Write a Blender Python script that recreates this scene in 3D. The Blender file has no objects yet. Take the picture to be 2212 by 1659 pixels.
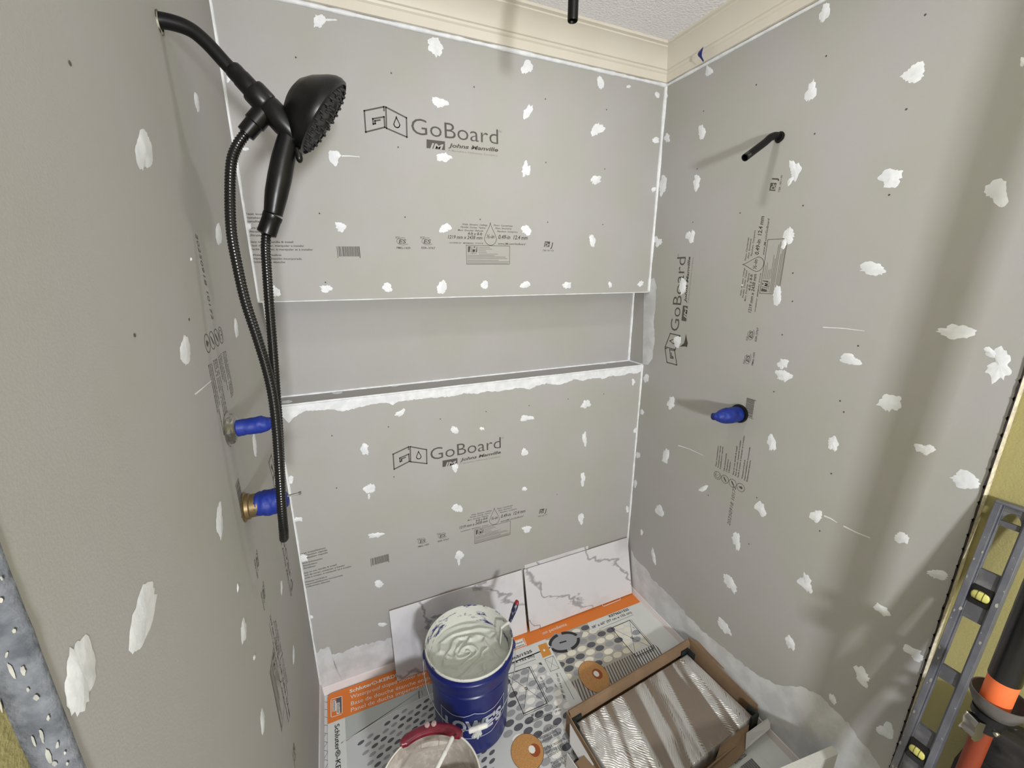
import bpy, bmesh, math, random
from mathutils import Vector, Matrix, noise
random.seed(7)
sc = bpy.context.scene
C = sc.collection

# ---------------------------------------------------------------- camera
F, YAW, PITCH, ROLL = 887.9, 0.41321, 0.26723, -0.00094
CAM = Vector((0.1978, -1.4845, 1.6562))
def basis():
    cy, sy, cp, sp = math.cos(YAW), math.sin(YAW), math.cos(PITCH), math.sin(PITCH)
    f = Vector((sy*cp, cy*cp, -sp)); r = Vector((cy, -sy, 0)); u = r.cross(f)
    c, s = math.cos(ROLL), math.sin(ROLL)
    return c*r+s*u, -s*r+c*u, f
CR, CU, CF = basis()
cam = bpy.data.objects.new('camera', bpy.data.cameras.new('camera')); C.objects.link(cam)
cam.data.sensor_width = 36; cam.data.lens = F/2212*36; cam.data.clip_start = 0.01
cam.matrix_world = Matrix.Translation(CAM) @ Matrix((CR, CU, -CF)).transposed().to_4x4()
sc.camera = cam
# ---------------------------------------------------------------- world, lights, exposure
w = bpy.data.worlds.new('world'); sc.world = w; w.use_nodes = True
w.node_tree.nodes['Background'].inputs[0].default_value = (0.8, 0.85, 0.9, 1)
w.node_tree.nodes['Background'].inputs[1].default_value = 0.05
def area(name, loc, rot, size, power, col, shape='DISK', sy=None):
    l = bpy.data.lights.new(name, 'AREA'); l.energy = power; l.color = col; l.size = size; l.shape = shape
    if sy: l.size_y = sy
    o = bpy.data.objects.new(name, l); o.location = loc; o.rotation_euler = rot; C.objects.link(o); return o
area('shower_ceiling_lamp', (0.86, -0.60, 2.455), (0, 0, 0), 0.11, 2.7, (1.0, 0.98, 0.95))
area('vanity_lamp', (0.30, -3.05, 1.56), (math.radians(90), 0, 0), 0.20, 52.0, (0.965, 0.975, 1.0), 'RECTANGLE', 0.16)
area('bathroom_fill_light', (0.8, -2.1, 2.45), (0, 0, 0), 0.5, 3.0, (0.97, 0.98, 1.0))  # soft overhead fill added for the ambient level, behind the camera
sc.view_settings.view_transform = 'Standard'; sc.view_settings.look = 'None'
sc.view_settings.gamma = 1; sc.view_settings.use_curve_mapping = False
sc.view_settings.exposure = 0.16

# ---------------------------------------------------------------- helpers
W = 1.52                     # width between the side walls
def ray(px, py): return CF + CR*((px-1106)/F) - CU*((py-829.5)/F)
def at(px, py, ax, val):     # the point of an axis-aligned plane seen at a photo pixel
    d = ray(px, py); return CAM + d*((val-CAM[ax])/d[ax])
def at_depth(px, py, t): return CAM + ray(px, py)*t
def srgb(c):
    return tuple([(v/255/12.92 if v/255 <= .04045 else ((v/255+.055)/1.055)**2.4) for v in c]+[1])
MATS = {}
def mat(name, col, rough=.6, metal=0, noise_amt=0, scale=40, col2=None, bump=0, bscale=None, coat=0, lo=.4, hi=.6, spec=.5, detail=4):
    if name in MATS: return MATS[name]
    m = bpy.data.materials.new(name); m.use_nodes = True; nt = m.node_tree; b = nt.nodes['Principled BSDF']
    b.inputs['Base Color'].default_value = srgb(col); b.inputs['Roughness'].default_value = rough
    b.inputs['Metallic'].default_value = metal; b.inputs['Coat Weight'].default_value = coat
    b.inputs['Specular IOR Level'].default_value = spec
    tc = nt.nodes.new('ShaderNodeTexCoord')
    if col2:
        n = nt.nodes.new('ShaderNodeTexNoise'); n.inputs['Scale'].default_value = scale; n.inputs['Detail'].default_value = detail
        nt.links.new(tc.outputs['Object'], n.inputs['Vector'])
        r = nt.nodes.new('ShaderNodeValToRGB'); r.color_ramp.elements[0].position = lo; r.color_ramp.elements[1].position = hi
        r.color_ramp.elements[0].color = srgb(col); r.color_ramp.elements[1].color = srgb(col2)
        nt.links.new(n.outputs['Fac'], r.inputs['Fac']); nt.links.new(r.outputs['Color'], b.inputs['Base Color'])
    if bump:
        n2 = nt.nodes.new('ShaderNodeTexNoise'); n2.inputs['Scale'].default_value = bscale or scale; n2.inputs['Detail'].default_value = 3
        nt.links.new(tc.outputs['Object'], n2.inputs['Vector'])
        bp = nt.nodes.new('ShaderNodeBump'); bp.inputs['Strength'].default_value = bump; bp.inputs['Distance'].default_value = .004
        nt.links.new(n2.outputs['Fac'], bp.inputs['Height']); nt.links.new(bp.outputs['Normal'], b.inputs['Normal'])
    MATS[name] = m; return m
BOARD = mat('cement_board', (172, 170, 170), .75, col2=(169, 168, 163), scale=3.5, bump=.05, bscale=350)
SEAL = mat('white_sealant', (236, 238, 242), .55, col2=(222, 225, 230), scale=30, bump=.22, bscale=60)
SEAL2 = mat('thinned_sealant', (196, 197, 199), .7, col2=(212, 213, 216), scale=14, bump=.3, bscale=40)
INK = mat('grey_print', (82, 78, 74), .7)
INK2 = mat('pale_print', (134, 131, 126), .7)
OLIVE = mat('olive_paint', (166, 158, 108), .55, bump=.25, bscale=220)
CEIL = mat('textured_ceiling', (244, 243, 246), .85, bump=1.0, bscale=130)
CREAM = mat('cream_trim_paint', (222, 216, 204), .42, col2=(218, 211, 198), scale=5)
BLACK = mat('matt_black_metal', (8, 8, 9), .42, spec=.3)
BLACKP = mat('black_plastic', (9, 9, 10), .34, col2=(24, 24, 26), scale=16, lo=.55, hi=.8, spec=.35)
TAPE = mat('blue_tape', (10, 32, 112), .55, col2=(15, 42, 134), scale=25, bump=.6, bscale=40)
CHROME = mat('brushed_steel', (170, 168, 162), .3, metal=1)
BRASS = mat('dull_brass', (128, 110, 78), .45, metal=.8)
FLEECE = mat('white_fleece', (214, 212, 214), .85)
PINKW = mat('pinkish_fleece', (222, 213, 213), .8)
CARD = mat('brown_cardboard', (134, 110, 86), .85, col2=(122, 99, 77), scale=9)
WHITEP = mat('white_plastic', (226, 226, 222), .4)

def tag(o, label=None, cat=None, group=None, kind=None):
    if label: o['label'] = label
    if cat: o['category'] = cat
    if group: o['group'] = group
    if kind: o['kind'] = kind
    return o
def mesh(name, verts, faces, m, parent=None, smooth=False, slots=None, idx=None):
    me = bpy.data.meshes.new(name); me.from_pydata([tuple(v) for v in verts], [], faces); me.update()
    o = bpy.data.objects.new(name, me); C.objects.link(o)
    for mm in (slots or [m]): me.materials.append(mm)
    if idx:
        for p, i in zip(me.polygons, idx): p.material_index = i
    if smooth:
        for p in me.polygons: p.use_smooth = True
    if parent: o.parent = parent
    return o
class MB:
    def __init__(s): s.v = []; s.f = []
    def add(s, vs, fs):
        n = len(s.v); s.v += [Vector(v) for v in vs]; s.f += [tuple(i+n for i in f) for f in fs]
    def box(s, a, b, M=None):
        vs = [Vector((x, y, z)) for x in (a[0], b[0]) for y in (a[1], b[1]) for z in (a[2], b[2])]
        if M: vs = [M @ v for v in vs]
        s.add(vs, [(0,1,3,2),(4,6,7,5),(0,4,5,1),(2,3,7,6),(0,2,6,4),(1,5,7,3)])
    def prism(s, poly, off):     # planar polygon (3D) extruded by off, both capped
        n = len(poly); off = Vector(off); vs = [Vector(p) for p in poly]+[Vector(p)+off for p in poly]
        s.add(vs, [tuple(range(n)), tuple(range(2*n-1, n-1, -1))]+[(i, (i+1)%n+0, (i+1)%n+n, i+n) for i in range(n)])
    def tube(s, pts, r, n=16, caps=True):
        pts = [Vector(p) for p in pts]; rs = r if isinstance(r, (list, tuple)) else [r]*len(pts)
        vs = []; t0 = (pts[1]-pts[0]).normalized()
        nrm = t0.orthogonal().normalized()
        for i, p in enumerate(pts):
            t = (pts[min(i+1, len(pts)-1)]-pts[max(i-1, 0)]).normalized()
            nrm = (nrm - t*nrm.dot(t)).normalized(); b = t.cross(nrm)
            for k in range(n):
                a = 2*math.pi*k/n; vs.append(p+(nrm*math.cos(a)+b*math.sin(a))*rs[i])
        fs = [(i*n+k, i*n+(k+1)%n, (i+1)*n+(k+1)%n, (i+1)*n+k) for i in range(len(pts)-1) for k in range(n)]
        if caps: fs += [tuple(range(n-1, -1, -1)), tuple(range((len(pts)-1)*n, len(pts)*n))]
        s.add(vs, fs)
    def lathe(s, prof, M=None, n=48, cap0=False, cap1=False):  # prof (r, z)
        M = M or Matrix.Identity(4); vs = []
        for r, z in prof:
            for k in range(n):
                a = 2*math.pi*k/n; vs.append(M @ Vector((r*math.cos(a), r*math.sin(a), z)))
        m = len(prof)
        fs = [(i*n+k, i*n+(k+1)%n, (i+1)*n+(k+1)%n, (i+1)*n+k) for i in range(m-1) for k in range(n)]
        if cap0: fs.append(tuple(range(n-1, -1, -1)))
        if cap1: fs.append(tuple(range((m-1)*n, m*n)))
        s.add(vs, fs)
    def build(s, name, m, parent=None, smooth=False):
        o = mesh(name, s.v, s.f, m, parent, smooth)
        return o
def smooth_angle(o, deg=40):
    for p in o.data.polygons: p.use_smooth = True
    try: o.data.set_sharp_from_angle(angle=math.radians(deg))
    except Exception: pass
    return o
def catmull(P, n=8):
    P = [Vector(p) for p in P]; out = []
    Q = [P[0]*2-P[1]]+P+[P[-1]*2-P[-2]]
    for i in range(1, len(Q)-2):
        a, b, c, d = Q[i-1:i+3]
        for k in range(n):
            t = k/n
            out.append(.5*((2*b)+(c-a)*t+(2*a-5*b+4*c-d)*t*t+(3*b-a-3*c+d)*t**3))
    out.append(P[-1]); return out
def frame(origin, zdir, xhint=(1, 0, 0)):
    z = Vector(zdir).normalized(); x = Vector(xhint); x = (x-z*x.dot(z)).normalized(); y = z.cross(x)
    return Matrix.Translation(Vector(origin)) @ Matrix((x, y, z)).transposed().to_4x4()
def empty(name, loc, label, cat, group=None):
    o = bpy.data.objects.new(name, None); o.location = loc; o.empty_display_size = .05; C.objects.link(o)
    return tag(o, label, cat, group)
def adopt(root, *objs):          # parent parts whose meshes are in world coordinates
    inv = Matrix.Translation(-root.location)
    for o in objs:
        o.data.transform(inv); o.parent = root

# ---------------------------------------------------------------- structure
CB = 2.374; CT = 2.468      # crown bottom / ceiling
NT, NB, ND = 1.566, 1.232, 0.10
YB = -1.148                 # front edge of the wall boards
def struct(o): o['kind'] = 'structure'; return o
TOP = CT
def rect(mb, a, b, c, d): mb.add([a, b, c, d], [(0, 1, 2, 3)])
mb = MB()
mb.box((0, 0, NT), (W, .14, TOP)); mb.box((0, 0, -.06), (W, .14, NB)); mb.box((0, ND, NB), (W, .14, NT))
wall_back = struct(mb.build('wall_back', BOARD))
WOUT = 0.021
mb = MB(); mb.box((W, YB, -.06), (W+WOUT, .14, TOP)); wall_right = struct(mb.build('wall_right', BOARD))
mb = MB(); mb.box((-WOUT, -1.168, -.06), (0, .14, TOP)); wall_left = struct(mb.build('wall_left', BOARD))
# painted walls of the bathroom beyond the boards
mb = MB(); mb.box((W+WOUT, -3.2, -.06), (W+.1, .14, TOP)); mb.build('wall_right_painted', OLIVE, wall_right)
mb = MB(); mb.box((-.1, -3.2, -.06), (-WOUT, .14, TOP)); mb.build('wall_left_painted', OLIVE, wall_left)
mb = MB(); mb.box((-.1, -3.3, -.06), (W+.1, -3.2, TOP)); struct(mb.build('wall_front', OLIVE))
mb = MB(); mb.box((-.1, -3.3, TOP), (W+.1, .14, TOP+.05)); struct(mb.build('ceiling', CEIL))
# floor: fleece topped tray with a printed brick-diamond line grid
def grid_mat():
    m = bpy.data.materials.new('fleece_grid'); m.use_nodes = True; nt = m.node_tree; b = nt.nodes['Principled BSDF']
    b.inputs['Roughness'].default_value = .85
    tc = nt.nodes.new('ShaderNodeTexCoord'); br = nt.nodes.new('ShaderNodeTexBrick')
    br.inputs['Color1'].default_value = srgb((208, 208, 208)); br.inputs['Color2'].default_value = srgb((208, 208, 208))
    br.inputs['Mortar'].default_value = srgb((128, 130, 136)); br.inputs['Scale'].default_value = 1
    br.inputs['Brick Width'].default_value = .044; br.inputs['Row Height'].default_value = .026; br.inputs['Mortar Size'].default_value = .0011
    mp = nt.nodes.new('ShaderNodeMapping'); mp.inputs['Rotation'].default_value = (0, 0, .6)
    nt.links.new(tc.outputs['Object'], mp.inputs[0]); nt.links.new(mp.outputs[0], br.inputs['Vector'])
    nt.links.new(br.outputs['Color'], b.inputs['Base Color']); return m
mb = MB(); mb.box((-.1, -3.3, -.08), (W+.1, .14, -.001)); floor = struct(mb.build('floor', grid_mat()))
# crown moulding
prof = [(0, CB), (.012, CB), (.013, CB+.024), (.018, CB+.028), (.020, CB+.034), (.026, CB+.036), (.030, CB+.045), (.038, CB+.056),
        (.050, CB+.068), (.064, CB+.077), (.074, CB+.081), (.075, CB+.085), (.086, CB+.087), (.087, TOP), (0, TOP)]
def crown(name, side):
    vs = []; n = len(prof)
    for d, z in prof:
        if side == 'back': vs += [(d, -d, z), (W-d, -d, z)]
        elif side == 'right': vs += [(W-d, -d, z), (W-d, -3.2, z)]
        else: vs += [(d, -d, z), (d, -3.2, z)]
    fs = [(2*i, 2*((i+1) % n), 2*((i+1) % n)+1, 2*i+1) for i in range(n)]
    o = mesh(name, vs, fs, CREAM); return smooth_angle(struct(o), 30)
crown('trim_1', 'back'); crown_r = crown('trim_2', 'right'); crown('trim_3', 'left')

# wavy beads of white sealant in the corners and under the trim
def bead(pts, r0, parent, name='sealant_seam', m=SEAL, seed=0, n=10):
    P = []; R = []
    pts = [Vector(p) for p in pts]; tot = sum((pts[i+1]-pts[i]).length for i in range(len(pts)-1)); N = max(12, int(tot/.012))
    for i in range(len(pts)-1):
        k = max(2, int(N*(pts[i+1]-pts[i]).length/tot))
        for j in range(k): P.append(pts[i].lerp(pts[i+1], j/k))
    P.append(pts[-1])
    for p in P: R.append(r0*(1+.45*noise.noise(Vector(p)*9+Vector((seed, 0, 0)))+.25*noise.noise(Vector(p)*40)))
    mb = MB(); mb.tube(P, R, n); return mb.build(name, m, parent, True)
bead([(W, 0, NT), (W, 0, CB)], .0075, wall_right, seed=1)
bead([(W, 0, .0), (W, 0, NB)], .0060, wall_right, seed=2)
bead([(0, 0, NT), (0, 0, CB)], .0062, wall_left, seed=3)
bead([(0, 0, .0), (0, 0, NB)], .0062, wall_left, seed=4)
bead([(0, ND, NB), (0, ND, NT)], .006, wall_left, seed=5)
bead([(W, ND, NB), (W, ND, NT)], .007, wall_right, seed=6)
bead([(0, ND, NB), (W, ND, NB)], .0050, wall_back, seed=7)
bead([(0, -.001, NB-.002), (W, -.001, NB-.002)], .0035, wall_back, seed=8)
bead([(0, 0, NT), (W, 0, NT)], .0017, wall_back, seed=9)
bead([(0, -.001, CB-.006), (W, -.001, CB-.006)], .0065, wall_back, seed=10)
bead([(W-.001, 0, CB-.006), (W-.001, YB, CB-.006)], .0055, wall_right, seed=11)
mb = MB(); mb.box((W-.0012, -3, CB-.014), (W, 0, CB)); 
bead([(W, 0, NB), (W, ND, NB)], .004, wall_right, seed=12)

# ---------------------------------------------------------------- sealant patches
OFF = {0: {0.0: Vector((1, 0, 0)), W: Vector((-1, 0, 0))}}
def wallspec(k):
    return {'B': (1, 0.0, Vector((0, -1, 0)), wall_back), 'R': (0, W, Vector((-1, 0, 0)), wall_right),
            'L': (0, 0.0, Vector((1, 0, 0)), wall_left), 'S': (2, NB, Vector((0, 0, 1)), wall_back), 'N': (1, ND, Vector((0, -1, 0)), wall_back)}[k]
def blob(k, cx, cy, w, h, ang=0, rag=.27, m=None, name='sealant_patch', thick=.0014):
    ax, val, off, par = wallspec(k)
    rnd = random.Random(int(cx*13+cy*7)); n = 34; a0 = math.radians(ang)
    sk = [rnd.uniform(-1, 1) for _ in range(6)]
    ring = []
    for i in range(n):
        t = 2*math.pi*i/n
        q = 1+rag*(.8*sk[0]*math.cos(2*t+sk[3]*3)+.8*sk[1]*math.sin(3*t+sk[4]*3)+.5*sk[2]*math.cos(5*t))+rag*.45*rnd.uniform(-1, 1)
        if rnd.random() < .10: q += rag*rnd.uniform(.3, .9)
        x, y = w/2*q*math.cos(t), h/2*q*math.sin(t)
        ring.append((cx+x*math.cos(a0)-y*math.sin(a0), cy+x*math.sin(a0)+y*math.cos(a0)))
    vs = []; 
    for s, o in ((1, .0002), (.82, thick*.55), (.5, thick), (.2, thick*1.25)):
        for x, y in ring: vs.append(at(cx+(x-cx)*s, cy+(y-cy)*s, ax, val)+off*o)
    vs.append(at(cx, cy, ax, val)+off*thick*1.6)
    fs = [(j*n+i, j*n+(i+1) % n, (j+1)*n+(i+1) % n, (j+1)*n+i) for j in range(3) for i in range(n)]
    fs += [(3*n+i, 3*n+(i+1) % n, 4*n) for i in range(n)]
    return mesh(name, vs, fs, m or SEAL, par, True)
def polypatch(k, pts, name='sealant_patch', m=None, thick=.001, jag=2.0, step=7, seed=1):
    ax, val, off, par = wallspec(k); rnd = random.Random(seed); out = []
    for i in range(len(pts)):
        a, b = pts[i], pts[(i+1) % len(pts)]; L = math.hypot(b[0]-a[0], b[1]-a[1]); n = max(1, int(L/step)) if (len(a) < 3) else 1
        for j in range(n):
            t = j/n; g = jag if (len(a) < 3) else 0
            out.append((a[0]+(b[0]-a[0])*t+rnd.uniform(-g, g), a[1]+(b[1]-a[1])*t+rnd.uniform(-g, g)))
    vs = [at(x, y, ax, val)+off*thick for x, y in out]
    bm = bmesh.new(); f = bm.faces.new([bm.verts.new(v) for v in vs]); bmesh.ops.triangulate(bm, faces=[f])
    me = bpy.data.meshes.new(name); bm.to_mesh(me); bm.free(); me.materials.append(m or SEAL)
    o = bpy.data.objects.new(name, me); C.objects.link(o); o.parent = par; return o
BACK = [(940,100,40,30,40),(1139,145,24,28),(1297,178,14,28,-10),(950,221,34,20,15),(1140,242,16,30,20),(1290,279,24,26),(722,340,24,32),(958,340,32,18),
 (1136,366,16,32,10),(1287,388,22,18),(962,493,26,18),(1137,497,20,20),(1280,520,13,26,-10),(736,490,22,20),(1358,187,9,7),(690,45,24,30),(713,43,30,5),
 (1412,409,9,10),(590,628,30,24),(704,624,24,16),(837,621,22,18),(955,621,20,28,25),(1047,615,16,18),(1135,615,20,15),(1225,616,20,14),(1318,615,8,11),(1384,613,12,11),
 (533,489,20,15),(530,322,16,7),(494,167,12,18),(1420,205,9,14),(1417,303,14,14),
 (865,892,22,11,-30),(982,929,15,17),(787,970,18,22),(1137,903,27,12),(1266,873,16,20,20),(1133,977,14,16),(1263,948,10,25),(1259,1035,10,27),(1133,1056,10,9),
 (798,1056,23,20),(797,1072,5,12),(988,1098,20,18),(1255,1120,12,23),(1138,1143,18,15,-20),(812,1156,27,12,-8),(983,1010,14,17),(626,1037,15,18),(642,1122,22,10),
 (1041,926,10,7),(992,1199,18,20),(991,1213,6,16),(818,1261,19,15),(656,1205,17,15),(669,1333,14,10),(826,1349,18,9),(1368,825,6,14),(1372,930,7,10),(1355,1100,6,14),(940,846,9,5)]
for b in BACK: blob('B', *b)
RIGHT = [(1782,27,20,44,22),(1531,154,14,22,15),(1752,198,22,44,15),(1976,158,54,34,-35),(1516,286,15,32,8),(1505,395,16,30),(1718,367,22,40,10),(1708,390,8,26,40),(1925,384,54,34,-30),
 (2154,415,54,48),(1885,580,54,28,8),(1492,511,15,30),(2209,134,12,20),(1436,205,12,14,-30),(1441,298,12,18),(1432,400,15,44,5),(1421,522,16,20),(1704,509,22,34,25),(1694,527,11,22,15),
 (1679,639,20,38,5),(1475,618,15,34),(1463,738,14,28),(1691,786,22,22),(1693,811,32,24),(1836,777,46,22,8),(2067,717,76,30,5),(2160,790,52,58),(2140,762,34,18,30),(1923,870,46,38),(1450,870,16,26),
 (1667,956,18,34,5),(1800,958,22,32),(1998,970,38,24,5),(2087,1037,64,36,15),(1438,985,14,30),(1396,817,10,20),(1387,890,8,12),(1378,983,8,16),(1643,1099,22,30,-40),(1763,1115,28,24,20),
 (1948,1162,30,26,20),(1741,1260,24,40,-25),(1707,1388,15,38,-15),(2027,1241,46,20,15),(1906,1318,36,20,30),(1975,1411,44,24,30),(1862,1461,24,48,-35),(1914,1578,44,26,40),
 (1412,1202,8,32,-10),(1591,1168,16,40,-8),(1577,1259,18,42,-30),(1564,1353,15,46,-35),(1425,1103,16,26,-20),(1372,1045,7,18),(1386,1150,5,14),(1799,1510,12,24,-25),(1520,1055,22,10,-30),(1603,616,4,3)]
for b in RIGHT: blob('R', *b)
LEFT = [(310,325,34,92),(400,757,22,64),(425,220,10,42,-10),(472,506,12,52,-5),(510,709,9,38,-4),(307,1334,38,180,14),(172,1460,62,170,2),(474,1124,14,76),(526,1363,12,54,3),
 (567,1558,10,52),(608,1269,4,32),(550,961,8,50,-4),(634,1415,4,42),(549,1420,5,12),(513,1270,3,20),(412,560,3,8)]
for b in LEFT: blob('L', *b, rag=.16)
for cx, cy in ((729,848),(852,844-12),(942,833-11),(1042,822-12),(1132,811-11),(1212,802-10),(1302,792-8),(620,868)): blob('S', cx, cy, 24, 6, -5, .15)
# long thin scratches of sealant
def scratch(k, pts, wpx=2.2):
    ax, val, off, par = wallspec(k); n = len(pts); up = []; dn = []
    for i, (x, y) in enumerate(pts):
        a = pts[max(i-1, 0)]; b = pts[min(i+1, n-1)]; L = math.hypot(b[0]-a[0], b[1]-a[1]); nx, ny = -(b[1]-a[1])/L, (b[0]-a[0])/L
        h = wpx/2*(1-.55*i/(n-1)); up.append(at(x+nx*h, y+ny*h, ax, val)+off*.0006); dn.append(at(x-nx*h, y-ny*h, ax, val)+off*.0006)
    mesh('sealant_scratch', up+dn[::-1], [tuple(range(2*n))], SEAL, par)
scratch('R', [(1778,707),(1820,709),(1868,715)]); scratch('R', [(1780,1114),(1795,1120),(1809,1129)], 3); scratch('R', [(1822,1136),(1850,1150),(1880,1162)], 3)
scratch('R', [(1465,962),(1490,970),(1520,984)], 1.6); scratch('L', [(420,852),(437,838),(456,822)], 3.5); scratch('B', [(738,337),(755,337),(777,339)], 3)
def bandstrip(k, top, bot, step=4, jag=1.2, m=None, thick=.0012, seed=1):
    # band between two pixel polylines with a ragged lower/outer edge
    ax, val, off, par = wallspec(k); rnd = random.Random(seed)
    def samp(P, n):
        L = [0]
        for i in range(1, len(P)): L.append(L[-1]+math.hypot(P[i][0]-P[i-1][0], P[i][1]-P[i-1][1]))
        out = []; j = 0
        for i in range(n+1):
            s = L[-1]*i/n
            while j < len(P)-2 and L[j+1] < s: j += 1
            t = (s-L[j])/(L[j+1]-L[j]); out.append((P[j][0]+(P[j+1][0]-P[j][0])*t, P[j][1]+(P[j+1][1]-P[j][1])*t))
        return out
    n = int(math.hypot(top[-1][0]-top[0][0], top[-1][1]-top[0][1])/step); A = samp(top, n); B = samp(bot, n); vs = []
    for i in range(n+1):
        a, b = A[i], (B[i][0]+rnd.uniform(-jag, jag), B[i][1]+rnd.uniform(-jag, jag))
        vs += [at(a[0], a[1], ax, val)+off*thick, at(a[0]*.3+b[0]*.7, a[1]*.3+b[1]*.7, ax, val)+off*thick, at(b[0], b[1], ax, val)+off*.0002]
    fs = [(3*i+k_, 3*i+k_+1, 3*i+k_+4, 3*i+k_+3) for i in range(n) for k_ in (0, 1)]
    return mesh('sealant_band', vs, fs, m or SEAL, par, True)
# sealant band under the niche, with drips, and smears on the right of the niche
bandstrip('B', [(606,879),(1389,787)], [(608,900),(615,905),(624,915),(632,904),(645,896),(660,888),(690,886),(720,884),(737,889),(755,885),(775,880),(800,874),(835,869),(848,876),(860,868),(905,862),(930,859),(955,858),(985,855),(1000,850),
  (1035,850),(1052,845),(1070,846),(1100,842),(1120,838),(1146,840),(1160,834),(1180,828),(1205,832),(1222,827),(1240,820),(1262,822),(1278,817),(1300,818),(1322,812),(1345,812),(1362,806),(1374,808),(1387,800)])
bandstrip('R', [(1391,606),(1391,640),(1390,700),(1388,787)], [(1399,604),(1413,600),(1418,618),(1417,650),(1412,690),(1414,730),(1409,775),(1401,787)], m=SEAL2, seed=2)
bandstrip('B', [(686,1490),(900,1420)], [(672,1428),(690,1403),(712,1397),(713,1412),(740,1411),(760,1397),(790,1392),(840,1380),(900,1362)], m=SEAL2, jag=2, seed=3)
bandstrip('R', [(1366,1284),(1378,1299),(1462,1384),(1560,1480),(1640,1560),(1700,1620),(1800,1720)], [(1364,1188),(1376,1212),(1386,1222),(1397,1226),(1404,1245),(1420,1262),(1450,1290),(1490,1335),(1525,1370),(1560,1395),(1600,1430),(1640,1462),(1690,1482),(1730,1482),(1770,1502),(1800,1530),(1830,1560),(1850,1590),(1875,1620),(1930,1700)], m=SEAL2, jag=2, seed=4, step=6)
# fleece lip around the tray
def strip(name, pts, m, par): 
    mb = MB(); mb.prism(pts, (0, 0, 0.0)); return None
mb = MB(); mb.prism([(W, -.0, 0), (W-.010, -.0, 0), (W-.004, 0, .03), (W, 0, .032)], (0, -1.12, 0)); mb.build('trim_4', PINKW)['kind'] = 'structure'
mb = MB(); mb.prism([(0, 0, 0), (0, -.016, 0), (0, -.005, .026), (0, 0, .030)], (W, 0, 0)); mb.build('trim_5', PINKW)['kind'] = 'structure'
mb = MB(); mb.prism([(0, 0, 0), (.012, 0, 0), (.004, 0, .05), (0, 0, .055)], (0, -1.12, 0)); mb.build('trim_6', FLEECE)['kind'] = 'structure'
# small dark screw dimples
mb = MB()
for x, y in ((845,158),(1024,188),(1178,214),(1310,237),(860,318),(1179,351),(1306,365),(875,469),(1037,474),(1183,480),(1302,485),(639,124),(703,610),(717,941),(839,922),(951,905),(1050,889),(1143,876),(1227,862),(1304,851),(727,1054),(851,1030),(1203,1068),(690,461)):
    c = at(x, y, 1, 0)+Vector((0, -.0006, 0)); mb.lathe([(.0024, 0), (.0001, .0003)], frame(c, (0, -1, 0)), 8)
mb.build('fastener_mark', INK, wall_back)
mb = MB()
for x, y in ((1785,121),(1999,32),(1958,236),(1520,240),(1634,183),(1760,289),(1506,365),(1921,421),(1735,444),(1497,480),(1599,460),(1713,590),(1712,651),(1690,723),(1854,747),(1672,846),(1815,866),(1823,890),(1796,1023),(1530,1070),(1771,1147),(1618,1175),(1635,1075)):
    c = at(x, y, 0, W)+Vector((-.0006, 0, 0)); mb.lathe([(.0024, 0), (.0001, .0003)], frame(c, (-1, 0, 0), (0, 1, 0)), 8)
mb.build('fastener_mark', INK, wall_right)
mb = MB()
for x, y in ((150,136),(290,724),(408,690)):
    c = at(x, y, 0, 0)+Vector((.0006, 0, 0)); mb.lathe([(.0024, 0), (.0001, .0003)], frame(c, (1, 0, 0), (0, 1, 0)), 8)
mb.build('fastener_mark', INK, wall_left)
m_ = [(1469,749),(1478,741),(1480,733),(1482,721),(1484,733),(1486,741),(1484,750),(1480,748)]
mesh('torn_mark', [at(x, y, 0, W)+Vector((-.0007, 0, 0)) for x, y in m_], [tuple(range(len(m_)))], mat('dark_mark', (70, 66, 62), .9), wall_right)
# raw edges of the boards
EDGE = mat('cut_board_edge', (226, 216, 190), .8, col2=(196, 188, 170), scale=60, bump=.9, bscale=120)
GREYE = mat('grey_mortar_edge', (76, 79, 85), .95, col2=(118, 121, 127), scale=60, bump=.5, bscale=160, lo=.35, hi=.72)
CREAMB = mat('cream_paint_fleck', (140, 140, 135), .8, col2=(172, 170, 160), scale=40)
def ragged_edge(x0, x1, y, z0, z1, m, par, name, seed, k0=1.0):
    n = 160; vs = []; fs = []
    for i in range(n+1):
        z = z0+(z1-z0)*i/n; a = k0*(noise.noise(Vector((seed, z*22, 0)))*.0022+noise.noise(Vector((seed, z*70, 3)))*.0012)
        b = noise.noise(Vector((seed+5, z*14, 0)))*.003+noise.noise(Vector((seed+5, z*60, 0)))*.0012
        vs += [(x0+a, y+.004, z), (x0+a, y-.0015, z), ((x0+x1)/2, y-.003, z), (x1+b, y-.0015, z), (x1+b, y+.004, z)]
    for i in range(n):
        for k in range(4): fs.append((i*5+k, i*5+k+1, i*5+k+6, i*5+k+5))
    return mesh(name, vs, fs, m, par, True)
ragged_edge(W-.001, W+WOUT+.001, YB-.001, -.001, TOP, EDGE, wall_right, 'board_edge', 3)
ragged_edge(.0012, -WOUT, -1.169, -.001, TOP, GREYE, wall_left, 'board_edge', 9, .25)
mb = MB()
for i in range(220):
    z = .05+i*.0105+random.uniform(-.004, .004)
    y = YB-.0004
    if i % 4 == 0: mb.add([(W-.0034, y, z-.006), (W-.0034, y+.0045, z), (W-.0034, y, z+.006)], [(0, 1, 2)])
zs = [i*.012 for i in range(196)]
for i in range(195):
    w0, w1 = [.0022+.0016*noise.noise(Vector((z*30, 4, 0)))+.001*noise.noise(Vector((z*90, 4, 7))) for z in zs[i:i+2]]
    mb.add([(W-.0034, YB-.002, zs[i]), (W-.0034, YB+w0, zs[i]), (W-.0034, YB+w1, zs[i+1]), (W-.0034, YB-.002, zs[i+1])], [(0, 1, 2, 3)])
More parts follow.
